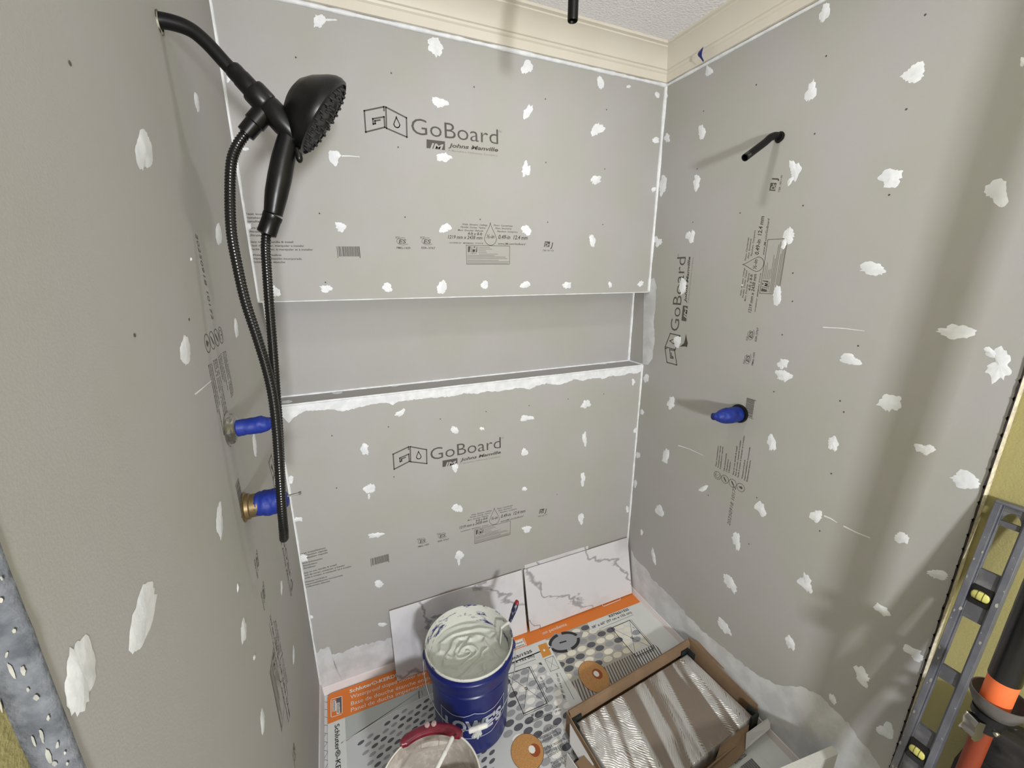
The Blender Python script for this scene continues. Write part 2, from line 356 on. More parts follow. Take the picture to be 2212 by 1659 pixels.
mb.build('torn_paper_edge', mat('dark_gap', (52, 46, 44), .9), wall_right)
mb = MB()
for (x, y, w_, h_, a) in ((3,1250,5,9,-20),(2,1297,9,12,-10),(30,1363,9,10,20),(14,1415,6,14,20),(25,1450,9,36,-25),(50,1450,11,22,-10),(78,1507,12,13,0),(104,1552,7,12,10),(124,1610,7,15,10),(90,1590,8,30,-15),(105,1635,14,34,-15),(140,1627,5,8,0),(72,1600,6,26,-20),(145,1650,6,8,0),(60,1490,7,10,0),(2,1530,6,30,-10),(118,1650,10,12,20)):
    n = 14; vs = []
    for i in range(n):
        t = 2*math.pi*i/n; q = 1+random.uniform(-.2, .2); u = w_/2*q*math.cos(t); v = h_/2*q*math.sin(t); a_ = math.radians(a)
        vs.append(at(x+u*math.cos(a_)-v*math.sin(a_), y+u*math.sin(a_)+v*math.cos(a_), 1, -1.1728))
    mb.add(vs, [tuple(range(n))])
mb.build('paint_fleck', CREAMB, wall_left)

# ---------------------------------------------------------------- text and print
def text_poly(s, bold=0, italic=0):
    cu = bpy.data.curves.new('t', 'FONT'); cu.body = s; cu.size = 1; cu.resolution_u = 3; cu.offset = bold; cu.shear = italic
    o = bpy.data.objects.new('t', cu); C.objects.link(o); bpy.context.view_layer.update()
    me = bpy.data.meshes.new_from_object(o.evaluated_get(bpy.context.evaluated_depsgraph_get()))
    vs = [(v.co.x, v.co.y) for v in me.vertices]; fs = [tuple(p.vertices) for p in me.polygons]
    bpy.data.objects.remove(o); bpy.data.curves.remove(cu); bpy.data.meshes.remove(me)
    x0 = min(v[0] for v in vs); x1 = max(v[0] for v in vs)
    return [(x-x0, y) for x, y in vs], fs, x1-x0
class Flat:                     # 2D artwork, later mapped onto a surface
    def __init__(s): s.v = []; s.f = []
    def add(s, vs, fs):
        n = len(s.v); s.v += list(vs); s.f += [tuple(i+n for i in f) for f in fs]
    def text(s, t, p0, p1, cap, bold=0, italic=0):
        vs, fs, wd = text_poly(t, bold, italic)
        ex = ((p1[0]-p0[0]), (p1[1]-p0[1])); L = math.hypot(*ex); ux, uy = ex[0]/L, ex[1]/L; k = L/wd; c = cap/.70
        s.add([(p0[0]+ux*x*k-uy*y*c, p0[1]+uy*x*k+ux*y*c) for x, y in vs], fs)
    def line(s, pts, w, closed=False):
        n = len(pts); m = n if closed else n-1
        for i in range(m):
            a, b = pts[i], pts[(i+1) % n]; L = math.hypot(b[0]-a[0], b[1]-a[1]) or 1e-9; dx, dy = (b[0]-a[0])/L*w/2, (b[1]-a[1])/L*w/2
            s.add([(a[0]-dx-dy, a[1]-dy+dx), (a[0]-dx+dy, a[1]-dy-dx), (b[0]+dx+dy, b[1]+dy-dx), (b[0]+dx-dy, b[1]+dy+dx)], [(0, 1, 2, 3)])
    def poly(s, pts): s.add(pts, [tuple(range(len(pts)))])
    def ell(s, c, a, b, n=20, ang=0):
        ca, sa = math.cos(ang), math.sin(ang)
        s.poly([(c[0]+a*math.cos(t)*ca-b*math.sin(t)*sa, c[1]+a*math.cos(t)*sa+b*math.sin(t)*ca) for t in [2*math.pi*i/n for i in range(n)]])
    def ring(s, c, a, b, w, n=28, t0=0, t1=2*math.pi):
        vs = []
        for i in range(n+1):
            t = t0+(t1-t0)*i/n; vs += [(c[0]+a*math.cos(t), c[1]+b*math.sin(t)), (c[0]+(a-w)*math.cos(t), c[1]+(b-w)*math.sin(t))]
        s.add(vs, [(2*i, 2*i+1, 2*i+3, 2*i+2) for i in range(n)])
    def build(s, name, fn, m, parent): return mesh(name, [fn(*v) for v in s.v], s.f, m, parent)
# canonical board print, laid out in metres from the upper back board (u = x, v = z)
def cu(px, py): p = at(px, py, 1, 0); return (p.x, p.z)
def z2(x, y): return cu(700+x/2.765, y/2.765)
def z3(x, y): return cu(960+x/8.508, 460+y/8.508)
def z4(x, y): return cu(520+x/7.9, 440+y/7.9)
def drop(c, h, n=24):
    out = []
    for i in range(n):
        t = 2*math.pi*i/n; r = h*.30; x = r*math.sin(t); y = -r*math.cos(t)
        if y > 0: x *= max(0, 1-(y/r)**1.2)*.9+.1*(1-y/r); y = y*2.3
        out.append((c[0]+x, c[1]+y-h*.12))
    return out
logo = Flat(); lw = .0042
logo.line([z2(357,638), z2(240,662), z2(249,789), z2(363,760), z2(358,698), z2(291,710), z2(294,741), z2(306,738), z2(304,722), z2(334,717)], lw)
logo.line([z2(357,638), z2(358,660)], lw)
logo.line([z2(369,640), z2(492,704), z2(495,819), z2(373,766)], lw, True)
logo.line(drop(z2(434,735), .030), .0028, True)
logo.text('GoBoard', z2(524,800), z2(1040,862), .047, -.006)
logo.text('Johns Manville', z2(742,878), z2(1040,906), .0115, .03, .25)
blockc = Flat(); blockc.poly([z2(612,832), z2(722,845), z2(722,897), z2(612,884)])
small = Flat()
small.text('A Berkshire Hathaway Company', z2(740,903), z2(1036,935), .006)
small.text('®', z2(1042,790), z2(1062,793), .006)
letters = Flat(); letters.text('JM', z2(622,884), z2(715,895), .0155, .03, .25)
spec = Flat()
for t, a, b, c in (('Walls  Showers  Ceilings', (330,222), (790,240), 26), ('Paredes  Duchas  Techos', (300,272), (755,290), 26), ('Murs  Douches  Plafonds', (247,328), (712,345), 26),
                   ('Floors  Countertops', (905,240), (1252,255), 26), ('Pisos  Encimeras', (937,295), (1232,305), 26), ('Planchers  Comptoirs', (970,352), (1345,365), 26),
                   ('WATERPROOF   IMPERMEABLE   ÉTANCHE', (90,560), (715,572), 20), ('www.JM.com/GoBoard', (985,580), (1488,592), 32)):
    spec.text(t, z3(*a), z3(*b), c/8.508*.00176*1.05, .012, .2)
for t, a, b, c in (('4-ft x 8-ft', (428,403), (697,412), 46), ('1219 mm x 2438 mm', (62,470), (697,487), 56), ('½-in', (770,463), (918,468), 62), ('0.49-in  12.4 mm', (992,475), (1530,492), 68)):
    spec.text(t, z3(*a), z3(*b), c/8.508*.00176, .02, .25)
spec.line(drop(z3(846,420), .078), .0016, True)
spec.line([z3(400,592), z3(1200,610), z3(1195,940), z3(410,940)], .0016, True)
spec.poly([z3(432,612), z3(603,617), z3(600,722), z3(430,720)]); spec.text('Johns Manville', z3(430,748), z3(590,752), .0035, .01)
letters.text('JM', z3(445,712), z3(595,716), .019, .03, .25)
rr = random.Random(3)
def greek(fl, a, b, h):          # a line of print too small to read
    t = 0; L = math.hypot(b[0]-a[0], b[1]-a[1])
    while t < L:
        w_ = rr.uniform(.004, .013); e = min(t+w_, L)
        A = (a[0]+(b[0]-a[0])*t/L, a[1]+(b[1]-a[1])*t/L); B = (a[0]+(b[0]-a[0])*e/L, a[1]+(b[1]-a[1])*e/L); fl.line([A, B], h*.55); t = e+.0022
for i, (x1) in enumerate((830, 870, 760, 775, 980)): greek(small, z3(625 if i < 4 else 640, 632+i*31), z3(x1, 634+i*31), .004)
for i, (x1) in enumerate((920, 1120, 1155)): greek(small, z3(428, 778+i*26), z3(x1, 786+i*26), .0045)
for i, (x1) in enumerate((990, 1190, 1165)): greek(small, z3(428, 868+i*26), z3(x1, 872+i*26), .0045)
drj = Flat(); drj.poly([z3(1850,522), z3(1945,527), z3(1925,628), z3(1828,622)]); drj.text('J', z3(1945,630), z3(1998,630), .017, .04, .25); drj.text('TER 1811-01', z3(1805,702), z3(2005,706), .0055, .01)
letters.text('Dr', z3(1845,618), z3(1925,622), .015, .02, .25)
for (cx_, t2) in ((474, 'PMG-1439'), (622, 'ESR-3767')):
    c = z2(cx_-3, 1442)
    drj.text('ICC', z2(cx_-46, 1424), z2(cx_-20, 1425), .006, .02); drj.text('ES', z2(cx_-28, 1453), z2(cx_+18, 1455), .013, .02, .2)
    drj.ring(c, .021, .012, .0013, 20, 1.2, 5.6); drj.text(t2, z2(cx_-40, 1486), z2(cx_+42, 1488), .0068, .015)
bar = Flat(); x = 0
while x < 1:
    wd = rr.choice((.012, .012, .024, .036)); a = z4(1635+395*x, 730); b = z4(1635+395*min(1, x+wd), 730); lo = z4(1640+395*x, 900)[1] if .05 < x < .95 else z4(1640+395*x, 925)[1]
    bar.poly([(a[0], a[1]), (b[0], a[1]), (b[0], lo), (a[0], lo)]); x += wd+rr.choice((.012, .012, .02, .03))
feat = Flat()
for t, a, b in (('Fast installation', (80,190), (650,200)), ('Instalación rápida', (84,253), (690,262)), ('Installation rapide', (88,316), (700,325)),
                ('Ultra-lightweight', (102,425), (590,435)), ('Ultraliviano', (125,490), (470,497)), ('Ultraléger', (138,553), (440,560)),
                ('Easy to cut, handle & install', (160,666), (900,670)), ('Fácil de cortar, manipular e instalar', (168,730), (1085,736)), ('Facile à couper, à manipuler et à installer', (175,792), (1235,800)),
                ('Waterproof built-in', (200,890), (695,892)), ('Impermeabilización incorporada', (207,950), (1040,957)), ('Entièrement étanche', (215,1010), (760,1013))):
    feat.text(t, z4(*a), z4(*b), .0056, .02)
icons = Flat()
for i, v in enumerate((1.806, 1.772, 1.738, 1.704)):
    c = (-.030, v); icons.ring(c, .0165, .0165, .0017)
    if i == 0: icons.ring(c, .0105, .0105, .0016, 20, .4, 5.8); icons.line([(c[0], c[1]), (c[0], c[1]+.008)], .0018)
    elif i == 3: icons.poly(drop(c, .018))
    else: icons.ell(c, .011, .003, 14, .7)
nosq = at(0, 0, 1, 0)
def put(fn, par, feat_on=True, icons_on=True):
    logo.build('printed_logo', fn(0), INK, par); blockc.build('printed_logo_block', fn(0), INK, par); letters.build('printed_logo_letters', fn(.0002), BOARD, par)
    small.build('printed_small_text', fn(0), INK2, par); spec.build('printed_size_text', fn(0), INK, par); drj.build('printed_certificate_marks', fn(0), INK, par)
    bar.build('printed_barcode', fn(0), INK, par); 
    if feat_on: feat.build('printed_feature_text', fn(0), INK, par)
    if icons_on: icons.build('printed_icons', fn(0), INK, par)
E0 = .0003
class Clip: pass
put(lambda o: (lambda u, v: Vector((u, -E0-o, v))), wall_back, True, False)
put(lambda o: (lambda u, v: Vector((u+.0*v, -E0-o, .745+(v-1.9)*1.08-.012*(u-.5)))), wall_back, True, False)
put(lambda o: (lambda u, v: Vector((W-E0-o, v-2.278, u+.915))), wall_right)
put(lambda o: (lambda u, v: Vector((E0+o, v-2.340, 1.508-u))), wall_left)
fl = Flat(); fl.text('20250918 10172', (0, 0), (.165, 0), .013, 0, .2); 
a0 = at(1577, 1136, 0, W); fl.build('printed_date_code', lambda u, v: Vector((W-E0, a0.y+v, a0.z+u)), INK, wall_right)
a1 = at(421, 503, 0, 0); fl.build('printed_date_code', lambda u, v: Vector((E0, a1.y+v, a1.z-u*.9)), INK, wall_left)

# ---------------------------------------------------------------- shower head with handheld wand on the left wall
YA = -.55
def a_(x, y, Y=YA): return at(x, y, 1, Y)
root = empty('hand_shower', a_(345, 48), 'matt black shower with round head, wand and ribbed hose on the left wall', 'shower')
P = catmull([(-.012, YA, a_(345, 48).z), (.010, YA, a_(370, 48).z), a_(408, 62), a_(446, 92), a_(490, 140), a_(518, 167)], 8)
mb = MB(); mb.tube(P, .0112, 20); arm = mb.build('arm', BLACK, None, True)
mb = MB(); d = (a_(537, 190)-a_(500, 150)).normalized(); M = frame(a_(503, 150), d)
mb.lathe([(.0112, -.004), (.0140, -.001), (.0148, .004), (.0148, .014), (.0158, .016), (.0162, .040), (.0150, .046), (.0085, .047)], M, 24, True, True)
nut = smooth_angle(mb.build('arm_nut', BLACKP))
mb = MB(); mb.tube([a_(527, 178), a_(560, 212)], .0075, 16); ball = mb.build('swivel', CHROME, None, True)
mb = MB(); M = frame(a_(545, 194), (a_(640, 296)-a_(545, 194)))
Lb = (a_(640, 296)-a_(545, 194)).length
mb.lathe([(.010, -.002), (.0200, 0), (.0212, .004), (.0215, Lb*.30), (.0202, Lb*.33), (.0215, Lb*.36), (.0225, Lb*.7), (.0205, Lb*.95), (.016, Lb*1.1), (.008, Lb*1.14)], M, 28, True, True)
brk = smooth_angle(mb.build('diverter', BLACKP))
# round head
hc = a_(687, 248, YA+.01)
hn = Vector((.80, -.04, -.60)).normalized()
ax_long = (a_(752, 185)-a_(640, 322)).normalized()
M = frame(hc, hn, ax_long)
Rh = (a_(752, 182)-a_(636, 318)).length/2
mb = MB(); mb.lathe([(.022, -.050), (.034, -.046), (.050, -.034), (Rh*.88, -.014), (Rh*.97, -.004), (Rh, .004), (Rh*.985, .011), (Rh*.93, .013), (Rh*.92, .008)], M, 56, True)
head = smooth_angle(mb.build('head', BLACKP), 50)
mb = MB(); mb.lathe([(Rh*.93, .008), (Rh*.80, .012), (Rh*.55, .014), (Rh*.5, .010), (.02, .010), (.0005, .012)], M, 40)
for i in range(3):
    n = (10, 18, 26)[i]; rr_ = Rh*(.34, .64, .82)[i]
    for k in range(n):
        a = 2*math.pi*k/n; mb.lathe([(.0032, .009), (.0026, .017), (.0005, .0175)], M @ Matrix.Translation((rr_*math.cos(a), rr_*math.sin(a), 0)), 8)
face = smooth_angle(mb.build('spray_face', mat('black_rubber', (10, 10, 11), .55, col2=(30, 30, 31), scale=60, lo=.5, hi=.7)), 40)
mb = MB(); mb.tube(catmull([a_(640, 318, YA-.01), a_(645, 332, YA-.01), a_(648, 352, YA-.01)], 5), [.004, .0045, .005, .0052, .0055, .006, .006, .0062, .006, .005, .002], 12)
lever = mb.build('spray_lever', BLACKP, None, True)
# wand
pts = [(628, 285), (622, 305), (612, 345), (604, 385), (597, 420), (592, 450), (590, 462)]
wd = [.017, .0178, .0195, .0200, .0190, .0165, .0155]
P = catmull([a_(*q) for q in pts], 6); Rr = [wd[min(i//6, 5)]+(wd[min(i//6+1, 6)]-wd[min(i//6, 5)])*((i % 6)/6) for i in range(len(P))]
mb = MB(); mb.tube(P, Rr, 24); wand = mb.build('wand_handle', BLACKP, None, True)
mb = MB(); d = a_(575, 506)-a_(590, 463); M = frame(a_(590, 464), d); L = d.length
mb.lathe([(.012, 0), (.0168, .001), (.0168, L*.22), (.0160, L*.25), (.0165, L*.95), (.012, L), (.009, L*1.02)], M, 24, True, True)
nut2 = smooth_angle(mb.build('hose_nut', BLACKP))
mb = MB(); d = a_(530, 290)-a_(574, 238); M = frame(a_(574, 238), d); L = d.length
mb.lathe([(.014, 0), (.0165, .002), (.0168, L*.55), (.0145, L*.58), (.0140, L*.98), (.010, L)], M, 24, True, True)
nut3 = smooth_angle(mb.build('hose_nut', BLACKP))
# ribbed hose: down from the diverter, round the bottom loop, up to the wand
s1 = [(531, 288, -.55), (512, 316, -.556), (500, 352, -.566), (497, 420, -.58), (500, 500, -.60), (512, 570, -.615), (530, 650, -.63), (556, 730, -.645), (577, 800, -.655), (590, 860, -.66), (598, 930, -.662), (604, 1020, -.663), (609, 1100, -.66), (613, 1145, -.652)]
s2 = [(613.5, 1163, -.635), (612, 1145, -.619), (609, 1100, -.612), (606, 1020, -.610), (602, 930, -.609), (597, 860, -.607), (590, 760, -.60), (582, 660, -.585), (577, 590, -.57), (574, 540, -.556), (575, 506, -.55)]
ctrl = [at(x, y, 1, Y) for x, y, Y in s1+s2]
P0 = catmull(ctrl, 20)
# resample evenly
S = [0]
for i in range(1, len(P0)): S.append(S[-1]+(P0[i]-P0[i-1]).length)
N = int(S[-1]/.00135); P = []; R = []; j = 0
for i in range(N+1):
    s = S[-1]*i/N
    while j < len(S)-2 and S[j+1] < s: j += 1
    P.append(P0[j].lerp(P0[j+1], (s-S[j])/(S[j+1]-S[j]+1e-12))); R.append((.0076, .0086, .0086, .0076)[i % 4])
mb = MB(); mb.tube(P, R, 14); hose = mb.build('hose', mat('gloss_black_hose', (14, 14, 14), .25), None, True)
adopt(root, arm, nut, ball, brk, head, face, lever, wand, nut2, nut3, hose)
mb = MB(); c = a_(345, 50); mb.lathe([(.016, -.0005), (.0165, .0012), (.0125, .0018)], frame((0.0002, YA, c.z+.001), (1, 0, 0), (0, 1, 0)), 24)
arm_hole = mb.build('pipe_hole_rim', mat('torn_board', (60, 56, 50), .9, col2=(190, 186, 170), scale=80), wall_left, True)

# ---------------------------------------------------------------- right hand arm
YR = -.514; rz = at(1684, 295, 0, W).z
root = empty('shower_pipe', (W, YR, rz), 'short bent black shower arm with open end on the right wall', 'pipe')
q = lambda x, px, py: Vector((x, YR, at(px, py, 0, x).z))
tip = at(1619, 338, 0, 1.385); tip = Vector((1.385, YR, tip.z))
P = catmull([(W+.012, YR, rz-.001), (W-.014, YR, rz+.001), (W-.036, YR, rz-.006), (W-.058, YR, rz-.022), tip.lerp(Vector((W-.058, YR, rz-.022)), .45), tip], 8)
mb = MB(); mb.tube(P, .0108, 20, False)
d = (P[-1]-P[-2]).normalized(); M = frame(tip, -d)
mb.lathe([(.0108, 0), (.0085, 0), (.0082, .03)], M, 20, False, True)
pipe = smooth_angle(mb.build('pipe', BLACK), 50)
mb = MB(); pr = []
for i in range(9): pr += [(.0109, .0010+i*.0018), (.0102, .0019+i*.0018)]
mb.lathe(pr, M, 20); thr = mb.build('thread', mat('worn_thread', (92, 88, 84), .4, metal=.6))
adopt(root, pipe, thr)
mb = MB(); mb.lathe([(.0165, -.0005), (.0165, .001), (.012, .0015)], frame((W, YR-.003, rz-.002), (-1, 0, 0), (0, 1, 0)), 24)
mb.build('pipe_hole_rim', MATS['torn_board'], wall_right, True)
mb = MB(); mb.lathe([(.0155, .0018), (.0005, .0018)], frame((W, YR-.004, rz-.002), (-1, 0, 0), (0, 1, 0)), 24)
mb.build('pipe_hole', mat('hole_black', (8, 8, 8), .9), wall_right)

# ---------------------------------------------------------------- ceiling drop arm
pt = at(1237, 46, 1, -.6)
root = empty('ceiling_pipe', (pt.x, pt.y, CT), 'straight black pipe hanging down from the ceiling', 'pipe')
mb = MB(); mb.lathe([(.0085, .02), (.0088, .001), (.0100, 0), (.0108, .002), (.0108, CT-pt.z)], Matrix.Translation(pt), 24, True, True)
pipe = smooth_angle(mb.build('pipe', BLACK), 50)
mb = MB(); mb.lathe([(.011, -.010), (.030, -.008), (.032, -.002), (.032, 0)], Matrix.Translation((pt.x, pt.y, CT)), 28, False, True)
fl_ = smooth_angle(mb.build('flange', BLACK), 50)
adopt(root, pipe, fl_)

# ---------------------------------------------------------------- blue tape wrapped valve stubs
def wrap(P, R, seed, n=22, sq=1.0):
    vs = []; pts = catmull(P, 5); k = len(pts)
    t0 = (pts[1]-pts[0]).normalized(); nrm = t0.orthogonal().normalized()
    for i, p in enumerate(pts):
        t = (pts[min(i+1, k-1)]-pts[max(i-1, 0)]).normalized(); nrm = (nrm-t*nrm.dot(t)).normalized(); b = t.cross(nrm)
        s = i/(k-1)*(len(R)-1); j = min(int(s), len(R)-2); r = R[j]+(R[j+1]-R[j])*(s-j)
        for m in range(n):
            a = 2*math.pi*m/n; q = 1+.13*noise.noise(Vector((math.cos(a)*1.3, math.sin(a)*1.3, i*.35+seed*5)))+.05*noise.noise(Vector((math.cos(a)*4, math.sin(a)*4, i*.8+seed)))
            vs.append(p+nrm*math.cos(a)*r*q+b*math.sin(a)*r*q*sq)
    fs = [(i*n+m, i*n+(m+1) % n, (i+1)*n+(m+1) % n, (i+1)*n+m) for i in range(k-1) for m in range(n)]
    fs += [tuple(range(n-1, -1, -1)), tuple(range((k-1)*n, k*n))]
    return vs, fs
c = at(508, 925, 0, .012)
root = empty('shower_valve', (0, c.y, c.z), 'upper valve stub on the left wall, steel collar with blue tape twisted to a point', 'valve')
mb = MB(); mb.lathe([(.026, -.002), (.029, .001), (.029, .009), (.026, .012), (.018, .012)], frame((0, c.y, c.z), (1, 0, 0), (0, 1, 0)), 6, True)
ns = mb.build('washer', CHROME)
mb = MB(); mb.lathe([(.030, 0), (.031, .002), (.027, .005), (.024, .013), (.020, .016), (.014, .016)], frame((0, c.y, c.z), (1, 0, 0), (0, 1, 0)), 32, True)
col = smooth_angle(mb.build('collar', CHROME), 50)
vs, fs = wrap([(.012, c.y, c.z), (.03, c.y, c.z), (.052, c.y, c.z+.001), (.062, c.y, c.z+.001), (.074, c.y+.004, c.z+.003), (.086, c.y+.01, c.z+.003)], [.0165, .0160, .0165, .0150, .008, .003], 1)
tp = mesh('tape_wrap', vs, fs, TAPE, None, True)
adopt(root, ns, col, tp)
c = at(545, 1092, 0, .014)
root = empty('shower_valve', (0, c.y, c.z), 'lower valve stub on the left wall, brass body under blunt blue tape', 'valve')
mb = MB(); mb.lathe([(.029, -.001), (.030, .002), (.026, .004), (.0255, .010), (.023, .012), (.023, .026), (.018, .027)], frame((0, c.y, c.z), (1, 0, 0), (0, 1, 0)), 28, True)
body = smooth_angle(mb.build('valve_body', BRASS), 40)
vs, fs = wrap([(.020, c.y, c.z), (.034, c.y, c.z), (.050, c.y, c.z+.001), (.064, c.y, c.z+.003), (.073, c.y, c.z+.004), (.078, c.y, c.z+.005)], [.0225, .0255, .026, .0235, .019, .010], 2)
tp = mesh('tape_wrap', vs, fs, TAPE, None, True)
mb = MB(); mb.tube([(.072, c.y, c.z+.006), (.100, c.y, c.z+.0075)], .0022, 10); mb.box((.098, c.y-.003, c.z+.005), (.103, c.y+.003, c.z+.010))
scw = mb.build('stem', CHROME)
adopt(root, body, tp, scw)
c = at(1598, 893, 0, W)
root = empty('shower_valve', (W, c.y, c.z), 'valve stub on the right wall wrapped in crumpled blue tape with black ring', 'valve')
mb = MB(); mb.lathe([(.0335, 0), (.0345, .004), (.0325, .010), (.027, .011), (.0255, .003)], frame((W, c.y, c.z), (-1, 0, 0), (0, 1, 0)), 36, True)
ring = smooth_angle(mb.build('ring', BLACK), 50)
cy, cz = c.y, c.z
vs, fs = wrap([(W-.002, cy, cz), (W-.022, cy, cz), (W-.05, cy, cz), (W-.078, cy+.002, cz), (W-.098, cy+.004, cz+.001), (W-.112, cy+.005, cz+.003), (W-.126, cy+.006, cz+.004)], [.026, .028, .029, .027, .020, .012, .012], 3)
tp = mesh('tape_wrap', vs, fs, TAPE, None, True)
mb = MB(); mb.lathe([(.027, .006), (.031, .009), (.031, .010)], frame((W, cy+.002, cz-.002), (-1, 0, 0), (0, 1, 0)), 28)
adopt(root, ring, tp)
# curl of blue tape left on the crown moulding
c = at(1521, 118, 0, W-.030)
vs = []; n = 9
for i in range(n+1):
    t = i/n; z = c.z+.020-.044*t; x = c.x-.004-.012*math.sin(math.pi*t); hw = .008+.006*math.sin(math.pi*min(1, t*1.4))-.005*t
    yy = c.y+.008-.014*t
    vs += [(x, yy+hw, z), (x-.004, yy-hw, z+.002), (x+.0006, yy+hw, z), (x-.0034, yy-hw, z+.002)]
fs = []
for i in range(n): a = i*4; b = a+4; fs += [(a, a+1, b+1, b), (a+2, b+2, b+3, a+3), (a, b, b+2, a+2), (a+1, a+3, b+3, b+1)]
fs += [(0, 2, 3, 1), (4*n, 4*n+1, 4*n+3, 4*n+2)]
tag(mesh('tape_scrap', vs, fs, mat('dark_blue_tape', (14, 34, 120), .5), None, True), 'small curl of blue tape hanging on the cream crown moulding', 'tape')

# ---------------------------------------------------------------- printed cardboard sheets on the tray
ORANGE = mat('orange_print', (222, 122, 48), .6); PWHITE = mat('white_print', (232, 230, 226), .6); PBLACK = mat('black_print', (38, 38, 40), .6)
SHEET = mat('coated_white_card', (214, 216, 214), .5); PGREY = mat('mid_grey_print', (150, 151, 156), .6); PDARK = mat('dark_grey_print', (88, 88, 96), .6)
PLIGHT = mat('light_grey_print', (196, 198, 200), .6); PCREAM = mat('cream_print', (226, 222, 206), .6); PTAN = mat('tan_print', (196, 148, 92), .6, col2=(176, 126, 72), scale=300)
PBROWN = mat('red_brown_print', (150, 74, 34), .6); PSTRIPE = mat('stripe_print', (96, 86, 82), .6); PGROUND = mat('greige_print', (176, 172, 164), .6)
def fxy(px, py, z=0): p = at(px, py, 2, z); return (p.x, p.y)
def clip_poly(poly, x0, x1, y0, y1):
    def cl(P, f, g):
        out = []
        for i in range(len(P)):
            a, b = P[i-1], P[i]; fa, fb = f(a), f(b)
            if fa >= 0: 
                out.append(a)
                if fb < 0: out.append(g(a, b, fa/(fa-fb)))
            elif fb >= 0: out.append(g(a, b, fa/(fa-fb)))
        return out
    g = lambda a, b, t: (a[0]+(b[0]-a[0])*t, a[1]+(b[1]-a[1])*t)
    for f in (lambda p: p[0]-x0, lambda p: x1-p[0], lambda p: p[1]-y0, lambda p: y1-p[1]):
        if len(poly) < 3: return []
        poly = cl(poly, f, g)
    return poly
class Art:
    """several colours of flat print, stacked in thin layers on one sheet"""
    def __init__(s, z, clip): s.z = z; s.L = []; s.clip = clip
    def layer(s, m, name, h): f = Flat(); s.L.append((f, m, name, h)); return f
    def build(s, root):
        for f, m, name, h in s.L:
            if not f.f: continue
            if s.clip:
                x0, x1, y0, y1 = s.clip; nv = []; nf = []
                for fc in f.f:
                    P = [f.v[i] for i in fc]
                    if all(x0 <= q[0] <= x1 and y0 <= q[1] <= y1 for q in P): pass
                    else: P = clip_poly(P, x0, x1, y0, y1)
                    if len(P) > 2: nf.append(tuple(range(len(nv), len(nv)+len(P)))); nv += P
                f.v, f.f = nv, nf
                if not nf: continue
            me = mesh(name, [(x, y, s.z+h) for x, y in f.v], f.f, m); adopt(root, me)
def sheet(name, x0, x1, y0, y1, z, rad=.018):
    mb = MB(); r = rad; P = [(x1, y0), (x1, y1)]+[(x0+r-r*math.sin(t), y1-r+r*math.cos(t)) for t in [math.pi/2*i/6 for i in range(7)]]+[(x0, y0)]
    mb.prism([(x, y, z-.0025) for x, y in P], (0, 0, .0025)); return mb.build(name, SHEET)
def ovals(art_cols, poly_test, ox, oy, sx, sy, a, b, rows, cols, rnd, ang=0, weights=(4, 3, 3)):
    for r in range(rows):
        for c in range(cols):
            u = (c+.5*(r % 2))*sx; v = -r*sy
            x = ox+u*math.cos(ang)-v*math.sin(ang)+rnd.uniform(-.001, .001); y = oy+u*math.sin(ang)+v*math.cos(ang)
            if poly_test(x, y): rnd.choices(art_cols, weights)[0].ell((x, y), a, b, 16, ang)
def diagram(L, c0, c1, c2, c3, w):   # four corners, line work of a tray drawing
    L.line([c0, c1, c2, c3], w*1.8, True); L.line([c0, c2], w*.7); L.line([c1, c3], w*.7)
    m = ((c0[0]+c2[0])/2, (c0[1]+c2[1])/2); L.ring(m, .0065, .0065, .0022, 12)
    e = lambda a, b, k: (a[0]+(b[0]-a[0])*k, a[1]+(b[1]-a[1])*k)
    o1, o2 = e(c0, c1, 1.07), e(c3, c2, 1.07); L.line([o1, o2], w)
    p1, p2 = e(c0, c3, 1.04), e(c1, c2, 1.04); L.line([p1, p2], w)
# sheet under the tile box and right tiles
ZB, ZA = .0028, .0062
root = empty('cardboard_sheet', (1.23, -.5, 0), 'printed cardboard sheet on the floor beneath the tile box, grey drain picture in its corner', 'cardboard')
adopt(root, sheet('card', .62, 1.512, -.96, -.018, ZB))
A = Art(ZB, (.955, 1.5115, -.955, -.0195)); rnd = random.Random(5)
base = A.layer(PGROUND, 'printed_pattern', .0002); l1 = A.layer(PLIGHT, 'printed_pattern', .0004)
o1 = A.layer(PDARK, 'printed_pattern', .0004); o2 = A.layer(PGREY, 'printed_pattern', .0004); o3 = A.layer(PCREAM, 'printed_pattern', .0004)
st = A.layer(PSTRIPE, 'printed_pattern', .0006); stg = A.layer(PGROUND, 'printed_pattern', .0005); fade = A.layer(SHEET, 'printed_panel', .0007)
orr = A.layer(ORANGE, 'printed_band', .0008); dr = A.layer(PGREY, 'printed_drain', .0009); tn = A.layer(PTAN, 'printed_circle', .0010)
bk = A.layer(PBLACK, 'printed_text', .0012); wt = A.layer(PWHITE, 'printed_text', .0012); br = A.layer(PBROWN, 'printed_drop', .0011); wt2 = A.layer(PWHITE, 'printed_drop_shine', .0012)
yb = -.143
orr.poly([(.62, yb), (1.512, yb), (1.512, -.018), (.62, -.018)])
base.poly([(.62, -.96), (1.28, -.96), (1.28, yb), (.62, yb)])
